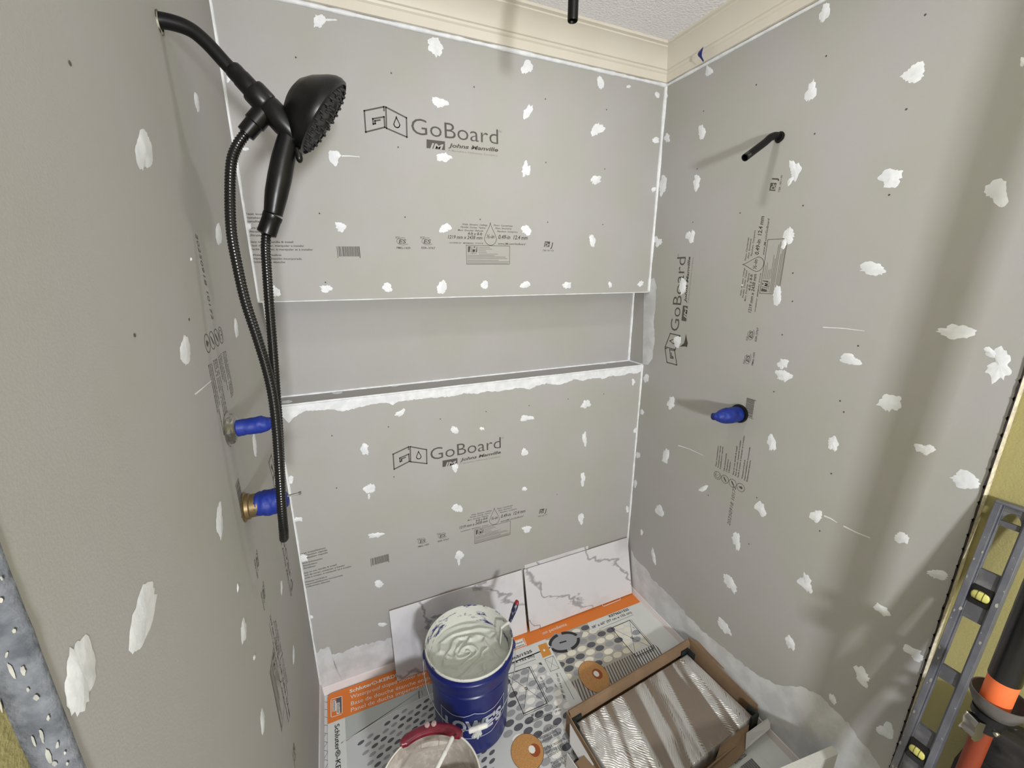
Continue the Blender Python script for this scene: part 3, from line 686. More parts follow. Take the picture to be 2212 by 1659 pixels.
# boundary between the ovals and the stripes: a line of the picture
pa, pb = fxy(1230, 1470), fxy(1380, 1402); k_ = (pb[1]-pa[1])/(pb[0]-pa[0])
inov = lambda x, y: y > pa[1]+k_*(x-pa[0])-.0 and y < yb-.012 and x < 1.40
ovals([o1, o2, o3], inov, .90, yb-.02, .052, .030, .0225, .0135, 22, 12, rnd, 0, (4, 3, 4))
for i in range(40):
    x = .93+i*.0135; y_ = pa[1]+k_*(x-pa[0])-.012
    st.poly([(x, y_), (x+.006, y_+.003), (x+.006-.09, y_-.42), (x-.09, y_-.42)])
fade.poly([fxy(1269, 1338), (1.28, yb-.001), (1.512, yb-.001), (1.512, -.96), fxy(1420, 1400), fxy(1290, 1366), fxy(1280, 1368)]) if False else fade.poly([fxy(1267, 1345), fxy(1279, 1367), fxy(1350, 1345), (1.40, -.32), (1.43, -.96), (1.512, -.96), (1.512, yb-.0005), (fxy(1267, 1345)[0], yb-.0005)])
c0, c1, c2, c3 = fxy(1320.5, 1358), fxy(1360, 1341), fxy(1412, 1402), fxy(1373, 1420)
diagram(bk, c0, c1, c2, c3, .0016)
bk.text('KST965/1525', fxy(1317, 1335), fxy(1359, 1319), .0125, .03); bk.text('38" x 60" (97 cm x 152 cm)', fxy(1280, 1359), fxy(1365, 1325.5), .0125, .015)
greek(bk, fxy(1295, 1360), fxy(1368, 1329), .0022)
dq = [fxy(1196, 1370), fxy(1260, 1366.5), fxy(1247, 1404), fxy(1183, 1409)]
dr.poly(dq); dc = fxy(1219, 1388)
for t in range(4): bk.ring(dc, .078, .052, .014, 10, t*1.5708+.15, t*1.5708+1.42)
bk.line([fxy(1210, 1390), fxy(1222, 1386.5)], .007)
tc_ = fxy(1283, 1462); tn.ell(tc_, .062, .072, 32); bk.ring(tc_, .0625, .0725, .0012, 40)
d2 = fxy(1288, 1457); br.ell((d2[0]+.004, d2[1]-.002), .021, .024, 20); wt2.ell(d2, .012, .014, 9)
bk.text('KST965/1525', fxy(1589, 1652), fxy(1613, 1633), .0075, .02)
for i in range(22):
    a_0 = i/22; a = fxy(1598+26*a_0, 1659-20*a_0); b = (a[0]+.0010*(1+(i*7 % 3)*.5), a[1]+.0004); bk.poly([a, b, (b[0]+.002, b[1]-.035), (a[0]+.002, a[1]-.035)])
wt.text('con pendiente', fxy(1170, 1373.5), fxy(1225.5, 1352), .017, -.004)
# corners of the printed company box, mostly hidden by the tile
wt.line([fxy(1299, 1304), fxy(1303, 1311.5), fxy(1341, 1296), fxy(1338, 1292)], .0035)
wt.line([fxy(1145, 1372), fxy(1155, 1387), fxy(1168, 1382)], .003); 
A.build(root)

root = empty('cardboard_sheet', (.49, -.5, 0), 'printed cardboard sheet beneath the blue bucket, with rounded orange corner at the left', 'cardboard')
adopt(root, sheet('card', .024, .954, -.96, -.020, ZA))
A = Art(ZA, (.0245, .9535, -.9595, -.0205)); rnd = random.Random(8)
photo = A.layer(PLIGHT, 'printed_pattern', .0002); wallp = A.layer(mat('grey_wall_print', (176, 180, 178), .6), 'printed_pattern', .0003)
o1 = A.layer(PDARK, 'printed_pattern', .0005); o2 = A.layer(PGREY, 'printed_pattern', .0005); o3 = A.layer(PWHITE, 'printed_pattern', .0005)
orr = A.layer(ORANGE, 'printed_band', .0007); lab = A.layer(SHEET, 'printed_panel', .0006); tn = A.layer(PTAN, 'printed_circle', .0009)
bk = A.layer(PBLACK, 'printed_text', .0012); wt = A.layer(PWHITE, 'printed_text', .0012); br = A.layer(PBROWN, 'printed_drop', .0010); wt2 = A.layer(PWHITE, 'printed_drop_shine', .0011); dg = A.layer(PDARK, 'printed_logo_block', .0009)
r = .018
orr.poly([(.954, yb), (.954, -.020)]+[(.024+r-r*math.sin(t), -.020-r+r*math.cos(t)) for t in [math.pi/2*i/6 for i in range(7)]]+[(.024, yb)])
# left picture: grey wall above, tiled floor of small ovals below a sloping line
lx = .085
photo.poly([(lx, -.96), (.60, -.96), (.60, yb), (lx, yb)])
wl = [fxy(738, 1608), fxy(862, 1535), fxy(938, 1499)]
wallp.poly([(lx, wl[0][1]), wl[0], wl[1], wl[2], (wl[2][0], yb), (lx, yb)])
wt.line([(lx, wl[0][1]), wl[0], wl[1], wl[2]], .002)
def below(x, y):
    P = [(lx, wl[0][1])]+wl
    for i in range(3):
        if P[i][0] <= x <= P[i+1][0]:
            return y < P[i][1]+(P[i+1][1]-P[i][1])*(x-P[i][0])/(P[i+1][0]-P[i][0])-.012
    return x > wl[2][0] and y < wl[2][1]-.01
ovals([o1, o2], lambda x, y: below(x, y) and lx+.02 < x < .56 and not (x < .2 and y > -.25), lx, -.10, .034, .021, .0125, .0058, 42, 17, rnd, .30, (5, 3))
bk.line([fxy(905, 1496), fxy(906, 1511)], .003); bk.line([fxy(911, 1495), fxy(913, 1505)], .0015)
# right picture
photo.poly([(.60, -.96), (.954, -.96), (.954, yb), (.60, yb)])
ovals([o1, o2, o3], lambda x, y: x > .60 and (y < -.17), .60, -.16, .046, .029, .0195, .0115, 30, 9, rnd, .12, (3, 4, 4))
lab.poly([(.70, -.19), (.90, -.19), (.952, -.19), (.952, -.46), (.90, -.46), (.88, -.19-.05), (.70, -.235)])
lab.poly([(.60, yb-.001), (.953, yb-.001), (.953, -.195), (.60, -.195)])
c0, c1, c2, c3 = fxy(1094, 1460), fxy(1143, 1443.5), fxy(1182, 1522), fxy(1131, 1545)
diagram(bk, c0, c1, c2, c3, .0016)
bk.text('KST965/1525', fxy(1084, 1438), fxy(1150, 1411), .0125, .03); bk.text('38" x 60" (97 cm x 152 cm)', fxy(1040, 1463), fxy(1155, 1421), .0135, .015)
greek(bk, fxy(1112, 1444), fxy(1157, 1427), .0022)
bk.text('38" (97 cm)', fxy(1148.5, 1552), fxy(1173, 1541.5), .0085, .015); bk.text('1-1/8"', fxy(1196, 1536.5), fxy(1207, 1531), .007, .01); bk.text('(29 mm)', fxy(1199, 1543), fxy(1213, 1537), .007, .01)
bk.line([fxy(1139, 1564), fxy(1191, 1541.5), fxy(1192, 1544), fxy(1140, 1567)], .0013, True)
bk.text('60" (152 cm)', fxy(1166, 1466), fxy(1180.5, 1492), .007, .01)
osq = A.layer(mat('amber_print', (208, 142, 58), .6), 'printed_swatch', .0008)
osq.poly([fxy(1161.8, 1397), fxy(1180, 1390.5), fxy(1191.5, 1416), fxy(1172.5, 1424)]); wt2.ell(fxy(1175.5, 1407.5), .005, .006, 10)
s0, s1_, s2_, s3 = fxy(1176.5, 1427), fxy(1195, 1419.5), fxy(1208, 1446), fxy(1189, 1453.5)
bk.line([s0, s1_, s2_, s3], .0012, True); bk.line([s0, s2_], .0008); bk.line([s1_, s3], .0008)
bk.text('38" (97 cm x 152 cm)', fxy(1222, 1510), fxy(1204, 1457), .0095, .01); bk.line([fxy(1209, 1456), fxy(1240, 1514)], .0012)
tc_ = fxy(1139, 1627); tn.ell(tc_, .058, .060, 32); bk.ring(tc_, .0585, .0605, .0012, 40)
d2 = fxy(1149, 1622); br.ell((d2[0]+.008, d2[1]-.006), .020, .022, 20); wt2.ell(d2, .012, .014, 9)
for i, (t, a, b) in enumerate((('Schluter®-KERDI', (1162, 1594), (1206, 1571)), ('waterproofing', (1166, 1601), (1203, 1583)), ('laminated to the', (1170, 1609), (1212, 1588)),
        ('Surface recouverte', (1177, 1625), (1221, 1601)), ('membrane d\'étanchéité', (1180, 1633), (1232, 1606)), ('Schlüter®-KERDI', (1184, 1640), (1224, 1619)),
        ('Membrana imper', (1192, 1657), (1232, 1634)), ('Schlüter®-KERDI', (1196, 1665), (1236, 1643)))):
    bk.text(t, fxy(*a), fxy(*b), .0115, -.004)
# white lettering of the orange band and the black side lettering
wt.text('Schluter®-KERDI-SHOWER-T', fxy(755.8, 1500.2), fxy(930, 1439), .0150, .02)
wt.text('Waterproof sloped shower tray', fxy(757.6, 1513.2), fxy(921, 1458), .0165, -.006)
wt.text('Base de douche étanche en pente', fxy(758.7, 1527.3), fxy(950, 1463), .0165, -.006)
wt.text('Panel de ducha impermeable con pendiente', fxy(758.7, 1541.3), fxy(1011, 1452), .0165, -.006)
# company box
q0, q1, q2, q3 = fxy(715.5, 1513.5), fxy(739, 1506.5), fxy(739.5, 1545), fxy(715.5, 1553)
wt.line([q0, q1, q2, q3], .0022, True)
mx = lambda s_, t_: (q0[0]+(q1[0]-q0[0])*s_+(q3[0]-q0[0])*t_, q0[1]+(q1[1]-q0[1])*s_+(q3[1]-q0[1])*t_)
dg.poly([mx(.48, .04), mx(.97, .04), mx(.97, .90), mx(.80, .90), mx(.80, .30), mx(.48, .30)]); wt.poly([mx(.50, .31), mx(.79, .31), mx(.79, .92), mx(.50, .92)]); wt.poly([mx(.12, .10), mx(.46, .10), mx(.46, .72), mx(.12, .72)])
bk.text('Schluter', mx(.54, .33), mx(.54, .90), .012, .01); bk.text('Systems', mx(.17, .12), mx(.17, .70), .012, .01)
wt.poly([mx(0, 0), mx(0, 0), mx(0, 0)])
bk.text('Schluter®-KERDI-SHOWER-T', (.0485, -.158), (.0485, -.52), .0165, .008)
# second company box near the tile corner
u0, u1, u2, u3 = fxy(1100, 1392), fxy(1131, 1381), fxy(1138, 1398), fxy(1108, 1410)
wt.line([u0, u1, u2, u3], .0028, True); wt.poly([(u0[0]+.006, u0[1]-.004), (u0[0]+.065, u0[1]-.004), (u0[0]+.065, u0[1]-.04), (u0[0]+.006, u0[1]-.04)])
bk.text('Schluter', (u0[0]+.008, u0[1]-.021), (u0[0]+.063, u0[1]-.021), .011, .01); bk.text('Systems', (u0[0]+.008, u0[1]-.037), (u0[0]+.060, u0[1]-.037), .011, .01)
A.build(root)

# ---------------------------------------------------------------- marble tiles leaning on the back wall
def marble(name, seed, strong):
    m = bpy.data.materials.new(name); m.use_nodes = True; nt = m.node_tree; b = nt.nodes['Principled BSDF']
    b.inputs['Roughness'].default_value = .22
    tc = nt.nodes.new('ShaderNodeTexCoord'); mp = nt.nodes.new('ShaderNodeMapping'); mp.inputs['Location'].default_value = (seed, seed*.7, seed*.3); mp.inputs['Rotation'].default_value = (0, .75, 0)
    nt.links.new(tc.outputs['Object'], mp.inputs[0])
    n = nt.nodes.new('ShaderNodeTexNoise'); n.inputs['Scale'].default_value = 4.5; n.inputs['Detail'].default_value = 3.5; n.inputs['Distortion'].default_value = .3
    mx_ = nt.nodes.new('ShaderNodeMixRGB'); mx_.blend_type = 'ADD'; mx_.inputs[0].default_value = .16
    nt.links.new(mp.outputs[0], mx_.inputs[1]); nt.links.new(n.outputs['Color'], mx_.inputs[2])
    wv = nt.nodes.new('ShaderNodeTexWave'); wv.inputs['Scale'].default_value = 1.5; wv.inputs['Distortion'].default_value = 5; wv.inputs['Detail'].default_value = 2.5; wv.inputs['Detail Scale'].default_value = 1.6
    nt.links.new(mx_.outputs[0], wv.inputs['Vector'])
    r = nt.nodes.new('ShaderNodeValToRGB'); r.color_ramp.elements[0].position = 0; r.color_ramp.elements[0].color = srgb((172, 170, 173))
    r.color_ramp.elements[1].position = .022*strong; r.color_ramp.elements[1].color = srgb((232, 231, 234))
    e = r.color_ramp.elements.new(.004*strong); e.color = srgb((192, 190, 193))
    n3 = nt.nodes.new('ShaderNodeTexNoise'); n3.inputs['Scale'].default_value = 3; n3.inputs['Detail'].default_value = 5
    nt.links.new(mp.outputs[0], n3.inputs['Vector'])
    r3 = nt.nodes.new('ShaderNodeValToRGB'); r3.color_ramp.elements[0].position = .30; r3.color_ramp.elements[0].color = srgb((206, 204, 207)); r3.color_ramp.elements[1].position = .52; r3.color_ramp.elements[1].color = srgb((238, 238, 240))
    mm = nt.nodes.new('ShaderNodeMixRGB'); mm.blend_type = 'MULTIPLY'; mm.inputs[0].default_value = 1
    nt.links.new(wv.outputs['Fac'], r.inputs[0]); nt.links.new(n3.outputs['Fac'], r3.inputs[0]); nt.links.new(r.outputs[0], mm.inputs[1]); nt.links.new(r3.outputs[0], mm.inputs[2])
    nt.links.new(mm.outputs[0], b.inputs['Base Color']); return m
def tile(label, x0, x1, zb, yb0, height, seed, strong=1.0, tilt=0.0):
    th = .009; yt = -.011
    s = (yt-yb0)/height; c_ = math.sqrt(1-s*s)
    M = Matrix.Translation(((x0+x1)/2, yb0, zb)) @ Matrix.Rotation(-math.asin(s), 4, 'X') @ Matrix.Rotation(tilt, 4, 'Y')
    bm = bmesh.new(); bmesh.ops.create_cube(bm, size=1); bmesh.ops.scale(bm, vec=((x1-x0), th, height), verts=bm.verts); bmesh.ops.translate(bm, vec=(0, th/2, height/2), verts=bm.verts)
    bmesh.ops.bevel(bm, geom=bm.edges[:], offset=.0009, segments=1, affect='EDGES')
    me = bpy.data.meshes.new('glaze'); bm.to_mesh(me); bm.free()
    me.materials.append(marble('marble_%d' % seed, seed, strong)); me.materials.append(mat('tile_body', (150, 140, 132), .8))
    for p in me.polygons:
        if p.normal.y > -.5: me.materials and setattr(p, 'material_index', 1)
    o = bpy.data.objects.new('wall_tile', me); C.objects.link(o); o.matrix_world = M
    return tag(o, label, 'tile')
tile('white marble tile with grey veins leaning behind the blue bucket, left of the others', .290, .893, ZA+.002, -.078, .305, 3, 1.3)
tile('white marble tile with diagonal grey veins leaning into the right corner', .904, 1.508, ZB+.006, -.082, .303, 11, .8)
tile('cut marble tile peeking over the top edge of the right corner tile', .912, 1.268, .024, -.062, .298, 17, 1)
for o in list(C.objects):
    if o.name == 'wall_tile.002': o.location.y += .0102; 

# ---------------------------------------------------------------- blue bucket
BC = Vector((.532, -.336, ZA+.0015)); BLUE = mat('blue_plastic', (16, 28, 98), .3, col2=(40, 52, 116), scale=14, lo=.55, hi=.85)
def smear_mat(name, base, smear, lo, hi, sc_=(6, 6, 18), ns=2.2):
    m = bpy.data.materials.new(name); m.use_nodes = True; nt = m.node_tree; b = nt.nodes['Principled BSDF']; b.inputs['Roughness'].default_value = .55
    tc = nt.nodes.new('ShaderNodeTexCoord'); mp = nt.nodes.new('ShaderNodeMapping'); mp.inputs['Scale'].default_value = sc_; mp.inputs['Rotation'].default_value = (.25, .2, 0)
    n = nt.nodes.new('ShaderNodeTexNoise'); n.inputs['Scale'].default_value = ns; n.inputs['Detail'].default_value = 8; n.inputs['Roughness'].default_value = .7
    r = nt.nodes.new('ShaderNodeValToRGB'); r.color_ramp.elements[0].position = lo; r.color_ramp.elements[1].position = hi; r.color_ramp.elements[0].color = srgb(base); r.color_ramp.elements[1].color = srgb(smear)
    nt.links.new(tc.outputs['Object'], mp.inputs[0]); nt.links.new(mp.outputs[0], n.inputs['Vector']); nt.links.new(n.outputs['Fac'], r.inputs[0]); nt.links.new(r.outputs[0], b.inputs['Base Color'])
    bp = nt.nodes.new('ShaderNodeBump'); bp.inputs['Strength'].default_value = .5; bp.inputs['Distance'].default_value = .003; nt.links.new(n.outputs['Fac'], bp.inputs['Height']); nt.links.new(bp.outputs['Normal'], b.inputs['Normal'])
    return m
root = empty('bucket', BC, 'blue plastic bucket with mortar-smeared rim, standing in front of the leaning tiles', 'bucket')
mb = MB(); mb.lathe([(.128, 0), (.134, .004), (.135, .03), (.1425, .265), (.1465, .268), (.1470, .276), (.1440, .280), (.1450, .292), (.1560, .297), (.1575, .303), (.1580, .322), (.1600, .326), (.1605, .346), (.1560, .352), (.1555, .362)], Matrix.Translation(BC), 72, True)
shell = smooth_angle(mb.build('shell', BLUE), 35)
mb = MB(); mb.lathe([(.1555, .362), (.1575, .365), (.1580, .371), (.1560, .374), (.1535, .3735), (.1525, .368), (.1480, .330), (.1395, .29), (.1375, .25)], Matrix.Translation(BC), 72)
rim = smooth_angle(mb.build('rim', smear_mat('smeared_rim', (34, 44, 104), (208, 208, 202), .40, .47)), 60)
adopt(root, shell, rim)
CAMDIR = math.atan2(CAM.y-BC.y, CAM.x-BC.x)
# printed emblem: a gabled outline with the store name, wrapped round the front
em = Flat(); lgw = .0030
em.line([(-.150, .195), (-.118, .228), (-.05, .215), (0, .232), (.05, .215), (.118, .228), (.150, .195)], lgw) if False else None
em.line([(-.125, .205), (-.075, .192), (-.035, .192), (0, .205), (.035, .192), (.075, .192), (.125, .205)], lgw)
em.line([(.125, .205), (.125, .125), (.060, .088), (-.060, .088), (-.125, .125), (-.125, .205)], lgw)
em.text("LOWE'S", (-.108, .118), (.108, .118), .052, .04)
def densify(fl, mx_len=.012):
    nv = []; nf = []
    for fc in fl.f:
        P = [fl.v[i] for i in fc]; Q = []
        for i in range(len(P)):
            a, b = P[i], P[(i+1) % len(P)]; k = max(1, int(math.hypot(b[0]-a[0], b[1]-a[1])/mx_len))
            Q += [(a[0]+(b[0]-a[0])*j/k, a[1]+(b[1]-a[1])*j/k) for j in range(k)]
        nf.append(tuple(range(len(nv), len(nv)+len(Q)))); nv += Q
    fl.v, fl.f = nv, nf
def tri2d(fl):
    bm = bmesh.new()
    for fc in fl.f:
        try: bm.faces.new([bm.verts.new((fl.v[i][0], fl.v[i][1], 0)) for i in fc])
        except ValueError: pass
    bmesh.ops.triangulate(bm, faces=bm.faces[:])
    for _ in range(4):
        es = [e for e in bm.edges if e.calc_length() > .009]
        if es: bmesh.ops.subdivide_edges(bm, edges=es, cuts=1); bmesh.ops.triangulate(bm, faces=[f for f in bm.faces if len(f.verts) > 3])
    bm.verts.index_update(); v = [(x.co.x, x.co.y) for x in bm.verts]; f = [tuple(x.index for x in q_.verts) for q_ in bm.faces]; bm.free(); return v, f
fv, ff = tri2d(em)
def wrapc(u, v, r_off=.0011):
    R_ = .135+(.1425-.135)*(v-.03)/.235+r_off; a = CAMDIR+.06+u/R_
    return BC+Vector((R_*math.cos(a), R_*math.sin(a), v))
adopt(root, mesh('printed_emblem', [wrapc(u, v) for u, v in fv], ff, mat('pale_blue_print', (182, 188, 204), .5)))
# bail wire, ears and grip
rad = Vector((math.cos(CAMDIR), math.sin(CAMDIR), 0)); side = Vector((-rad.y, rad.x, 0))
P = []
for i in range(41):
    t = math.pi*i/40; P.append(BC+Vector((0, 0, .325))+side*(-.166*math.cos(t))+rad*(.168*math.sin(t))+Vector((0, 0, -.155*math.sin(t)**.85)))
mb = MB(); mb.tube(P, .0019, 8); wire = mb.build('bail', mat('galvanised_wire', (150, 152, 156), .35, metal=.7), None, True)
mb = MB(); k0, k1 = 19, 24; gp = [P[k0].lerp(P[k1], t_)+rad*.002 for t_ in (0, .04, .1, .48, .5, .52, .9, .96, 1)]
mb.tube(gp, [.006, .0085, .0088, .0088, .0095, .0088, .0088, .0085, .006], 14); grip = smooth_angle(mb.build('grip', WHITEP))
ears = []
for sgn in (-1, 1):
    mb = MB(); e0 = BC+Vector((0, 0, .325))+side*sgn*.158; mb.lathe([(.016, 0), (.015, .006), (.007, .010), (.0005, .011)], frame(e0, side*sgn, (0, 0, 1)), 20, True); ears.append(smooth_angle(mb.build('ear', BLUE)))
adopt(root, wire, grip, *ears)
# crusted lump of mortar stuck below the grip
c = BC+rad*.1435+side*.004+Vector((0, 0, .118)); vs = []
random.seed(4); n = 26; ring = []
for i in range(n):
    t = 2*math.pi*i/n; q = 1+.5*noise.noise(Vector((math.cos(t)*2, math.sin(t)*2, 7)))+random.uniform(-.22, .22)
    ring.append((.017*q*math.cos(t)+.006*math.sin(t), .034*q*math.sin(t)))
for s_, o_ in ((1, .001), (.7, .006), (.3, .008)):
    for u, v in ring: R_ = .1395+o_; a = CAMDIR+.13+u*s_/R_; vs.append(BC+Vector((R_*math.cos(a), R_*math.sin(a), .122+v*s_)))
fs = [(j*n+i, j*n+(i+1) % n, (j+1)*n+(i+1) % n, (j+1)*n+i) for j in range(2) for i in range(n)]+[tuple(range(2*n, 3*n))]
adopt(root, mesh('mortar_crust', vs, fs, mat('dry_mortar', (208, 210, 208), .8, bump=.8, bscale=90), None, False))
# mortar filling with trowel swirls
def swirl(cx_, cy_, z, R_, amp, name, m, seed=0, n=110, freq=1.0):
    vs = []; fs = []; rings = 60
    for i in range(rings+1):
        r_ = R_*i/rings
        for k in range(n):
            a = 2*math.pi*k/n; x = r_*math.cos(a); y = r_*math.sin(a)
            X, Y = x/R_, y/R_; q = Vector((X*1.1, Y*2.6, seed)); wv = noise.noise(q+Vector((noise.noise(q*1.1)*1.3, noise.noise(q*1.2+Vector((5, 0, 0)))*1.3, 0)))
            sp = math.sin((math.hypot(X*1.1+.12, Y*1.5-.1)*4.2+1.1*math.atan2(Y-.05, X+.1)/math.pi+1.3*wv)*math.pi*1.35*freq)
            h = amp*(.55*(1-abs(sp))**1.6*1.6+.5*wv)*(1-(r_/R_)**5)
            vs.append((cx_+x, cy_+y, z+h))
    for i in range(rings):
        for k in range(n): fs.append((i*n+k, i*n+(k+1) % n, (i+1)*n+(k+1) % n, (i+1)*n+k))
    o = mesh(name, vs, fs, m, None, True); return o
mort = swirl(BC.x, BC.y, BC.z+.308, .1440, .014, 'mortar', mat('wet_mortar', (198, 202, 193), .42, bump=.2, bscale=30), 3, freq=.5)
mort.name = 'mortar'; tag(mort, 'pale grey mortar with trowel swirls filling the blue bucket', 'mortar', kind='stuff')
# trowel hooked over the rim
root = empty('putty_knife', (.690, -.333, .36), 'small knife with dark blue red-tipped handle hooked over the blue bucket rim', 'putty knife')
h0, h1 = Vector((.690, -.338, .392)), at(1118, 1297, 1, -.330)
M = frame(h0, h1-h0, (0, 1, 0)); L = (h1-h0).length
mb = MB(); mb.lathe([(.006, 0), (.0075, L*.06), (.0090, L*.25), (.0115, L*.5), (.0120, L*.72), (.0105, L*.86), (.0102, L*.87)], M @ Matrix.Diagonal((1, .75, 1, 1)), 20, True, True); hd = smooth_angle(mb.build('handle', smear_mat('smeared_navy', (26, 32, 66), (176, 178, 184), .50, .66, (20, 20, 12), 3)))
mb = MB(); mb.lathe([(.0103, L*.87), (.0098, L*.93), (.0075, L*.98), (.004, L*1.0), (.0005, L*1.005)], M @ Matrix.Diagonal((1, .75, 1, 1)), 20); hc_ = smooth_angle(mb.build('handle_cap', mat('dark_red_plastic', (150, 36, 44), .35, col2=(226, 220, 216), scale=40, lo=.6, hi=.7)))
b0 = Vector((.690, -.338, .392)); bl0 = Vector((.652, -.345, .385)); bl1 = Vector((.640, -.352, .312))
mb = MB(); mb.tube([b0, b0.lerp(bl0, .5)+Vector((0, 0, .002)), bl0], [.0065, .0050, .0048], 12)
for q0_, q1_, w0_, w1_ in ((bl0, bl1, .012, .020),):
    d_ = (q1_-q0_).normalized(); sd = Vector((.25, 1, 0)).normalized(); nn = d_.cross(sd).normalized()
    P = [q0_-sd*w0_, q0_+sd*w0_, q1_+sd*w1_, q1_-sd*w1_]; mb.prism([p-nn*.0015 for p in P], nn*.003)
bl = mb.build('blade', mat('mortar_coated', (206, 206, 200), .5, bump=.6, bscale=60)); adopt(root, hd, hc_, bl)

# ---------------------------------------------------------------- white mixing pail with maroon clip
PC = Vector((.312, -.657, ZA+.0015))
root = empty('bucket', PC, 'white residue-stained pail with a maroon strip on its rim, in front of the blue bucket', 'bucket')
INS = smear_mat('stained_inside', (170, 162, 154), (212, 206, 198), .42, .55, (3, 3, 3), 2.6)
WPAIL = mat('pail_plastic', (222, 220, 212), .45)
mb = MB(); mb.lathe([(.122, 0), (.126, .003), (.1385, .255), (.1430, .262), (.1435, .276), (.1425, .281), (.1400, .2825), (.1375, .281)], Matrix.Translation(PC), 72, True)
sh = smooth_angle(mb.build('shell', WPAIL), 35)
mb = MB(); mb.lathe([(.1375, .281), (.1362, .27), (.1350, .24), (.1345, .238), (.1250, .02)], Matrix.Translation(PC), 72, False, True); ins = smooth_angle(mb.build('inside', INS))
sl = swirl(PC.x, PC.y, PC.z+.115, .1290, .006, 'residue', mat('grey_slurry', (158, 148, 132), .45, col2=(140, 130, 112), scale=14), 12, 90, .4)
cd = math.atan2(CAM.y-PC.y, CAM.x-PC.x)
e1 = at(998, 1568, 2, .30); a1_ = math.atan2(e1.y-PC.y, e1.x-PC.x)
ea = PC+Vector((.144*math.cos(a1_), .144*math.sin(a1_), .262)); eb = PC+Vector((.144*math.cos(a1_+math.pi), .144*math.sin(a1_+math.pi), .262))
g0 = at(978, 1592, 2, .325); g1 = at(944, 1660, 2, .345); gd = (g1-g0)
mid = g0+gd*.62; P = catmull([ea, ea.lerp(g0, .5)+Vector((0, 0, .012)), g0, mid, g0+gd*1.25, g0+gd*1.25+(eb-(g0+gd*1.25))*.55+Vector((0, 0, .01)), eb], 10)
mb = MB(); mb.tube(P, .0017, 8); wr = mb.build('bail', mat('dark_wire', (60, 56, 56), .4, metal=.6), None, True)
mb = MB(); mb.tube([g0, g0+gd*.03, g0+gd*.10, g0+gd*.5, g0+gd*.54, g0+gd*.58, g0+gd*1.15, g0+gd*1.22], [.004, .0062, .0066, .0062, .0074, .0062, .0062, .004], 14); gr = smooth_angle(mb.build('grip', WHITEP))
adopt(root, sh, ins, wr, gr); sl.name = 'mortar_slurry'; tag(sl, 'brownish mortar slurry left in the bottom of the white pail', 'mortar', kind='stuff')
# maroon piece lying along the back of the rim, with a clear tray hanging inside
cA, cB = at(862, 1600, 2, .30), at(1000, 1600, 2, .30)
aA = math.atan2(cA.y-PC.y, cA.x-PC.x); aB = math.atan2(cB.y-PC.y, cB.x-PC.x); aA, aB = max(aA, aB)+.02, min(aA, aB)+.10
MAR = mat('maroon_plastic', (104, 22, 40), .3, col2=(120, 30, 48), scale=30)
vs = []; n = 40; prof_ = [(.1225, .287), (.1225, .297), (.128, .301), (.146, .301), (.151, .297), (.151, .262), (.1465, .262), (.1455, .286)]
for i in range(n+1):
    t = i/n; a = aA+(aB-aA)*t; tp_ = 1-.45*max(0, abs(t-.5)*2-.86)/.14
    for r_, z_ in prof_: vs.append(PC+Vector((math.cos(a)*(.137+(r_-.137)*tp_), math.sin(a)*(.137+(r_-.137)*tp_), z_)))
k = len(prof_); fs = [(i*k+j, i*k+(j+1) % k, (i+1)*k+(j+1) % k, (i+1)*k+j) for i in range(n) for j in range(k)]+[tuple(range(k)), tuple(range(n*k+k-1, n*k-1, -1))]
strap = smooth_angle(mesh('rim_strip', vs, fs, MAR), 50)
studs = []
for t in (.43, .53):
    a = aA+(aB-aA)*t; mb = MB(); mb.lathe([(.0080, .300), (.0080, .3035), (.006, .3045), (.0005, .305)], Matrix.Translation(PC+Vector((.144*math.cos(a), .144*math.sin(a), 0))), 20); studs.append(smooth_angle(mb.build('stud', mat('pale_stud', (176, 150, 148), .5))))
CLR = bpy.data.materials.new('clear_plastic'); CLR.use_nodes = True; b_ = CLR.node_tree.nodes['Principled BSDF']; b_.inputs['Alpha'].default_value = .42; b_.inputs['Base Color'].default_value = srgb((186, 176, 168)); b_.inputs['Roughness'].default_value = .15
mb = MB()
def pc(a, r_, z_): return PC+Vector((math.cos(a)*r_, math.sin(a)*r_, z_))
n = 24; ch0, ch1 = pc(aA-.02, .126, .290), pc(aB+.02, .126, .290)
for i in range(n):
    a, b = aA+(aB-aA)*i/n, aA+(aB-aA)*(i+1)/n
    mb.add([pc(a, .126, .285), pc(b, .126, .285), pc(b, .122, .262), pc(a, .122, .262)], [(0, 1, 2, 3)])
inw = Vector((0, 0, -.012)); cen = (ch0+ch1)/2; ctr = pc((aA+aB)/2, .02, .29)-cen
d0, d1 = ch0.lerp(ch1, .04)+inw, ch0.lerp(ch1, .96)+inw
mb.prism([d0, d1, d1+Vector((0, 0, -.012)), d0+Vector((0, 0, -.012))], (ch1-ch0).cross(Vector((0, 0, 1))).normalized()*.002)
for t in (.30, .62, .8):
    p_ = ch0.lerp(ch1, t); a = aA+(aB-aA)*t; q_ = pc(a, .122, .275); mb.prism([p_+inw, q_, q_+Vector((0, 0, -.012)), p_+inw+Vector((0, 0, -.010))], (ch1-ch0).normalized()*.002)
tr = mb.build('clear_tray', CLR)
adopt(root, strap, tr)
for s_ in studs: s_.data.transform(Matrix.Translation(-root.location)); s_.parent = strap
strap['label'] = 'curved maroon plastic strip'; gr['label'] = 'white grip'

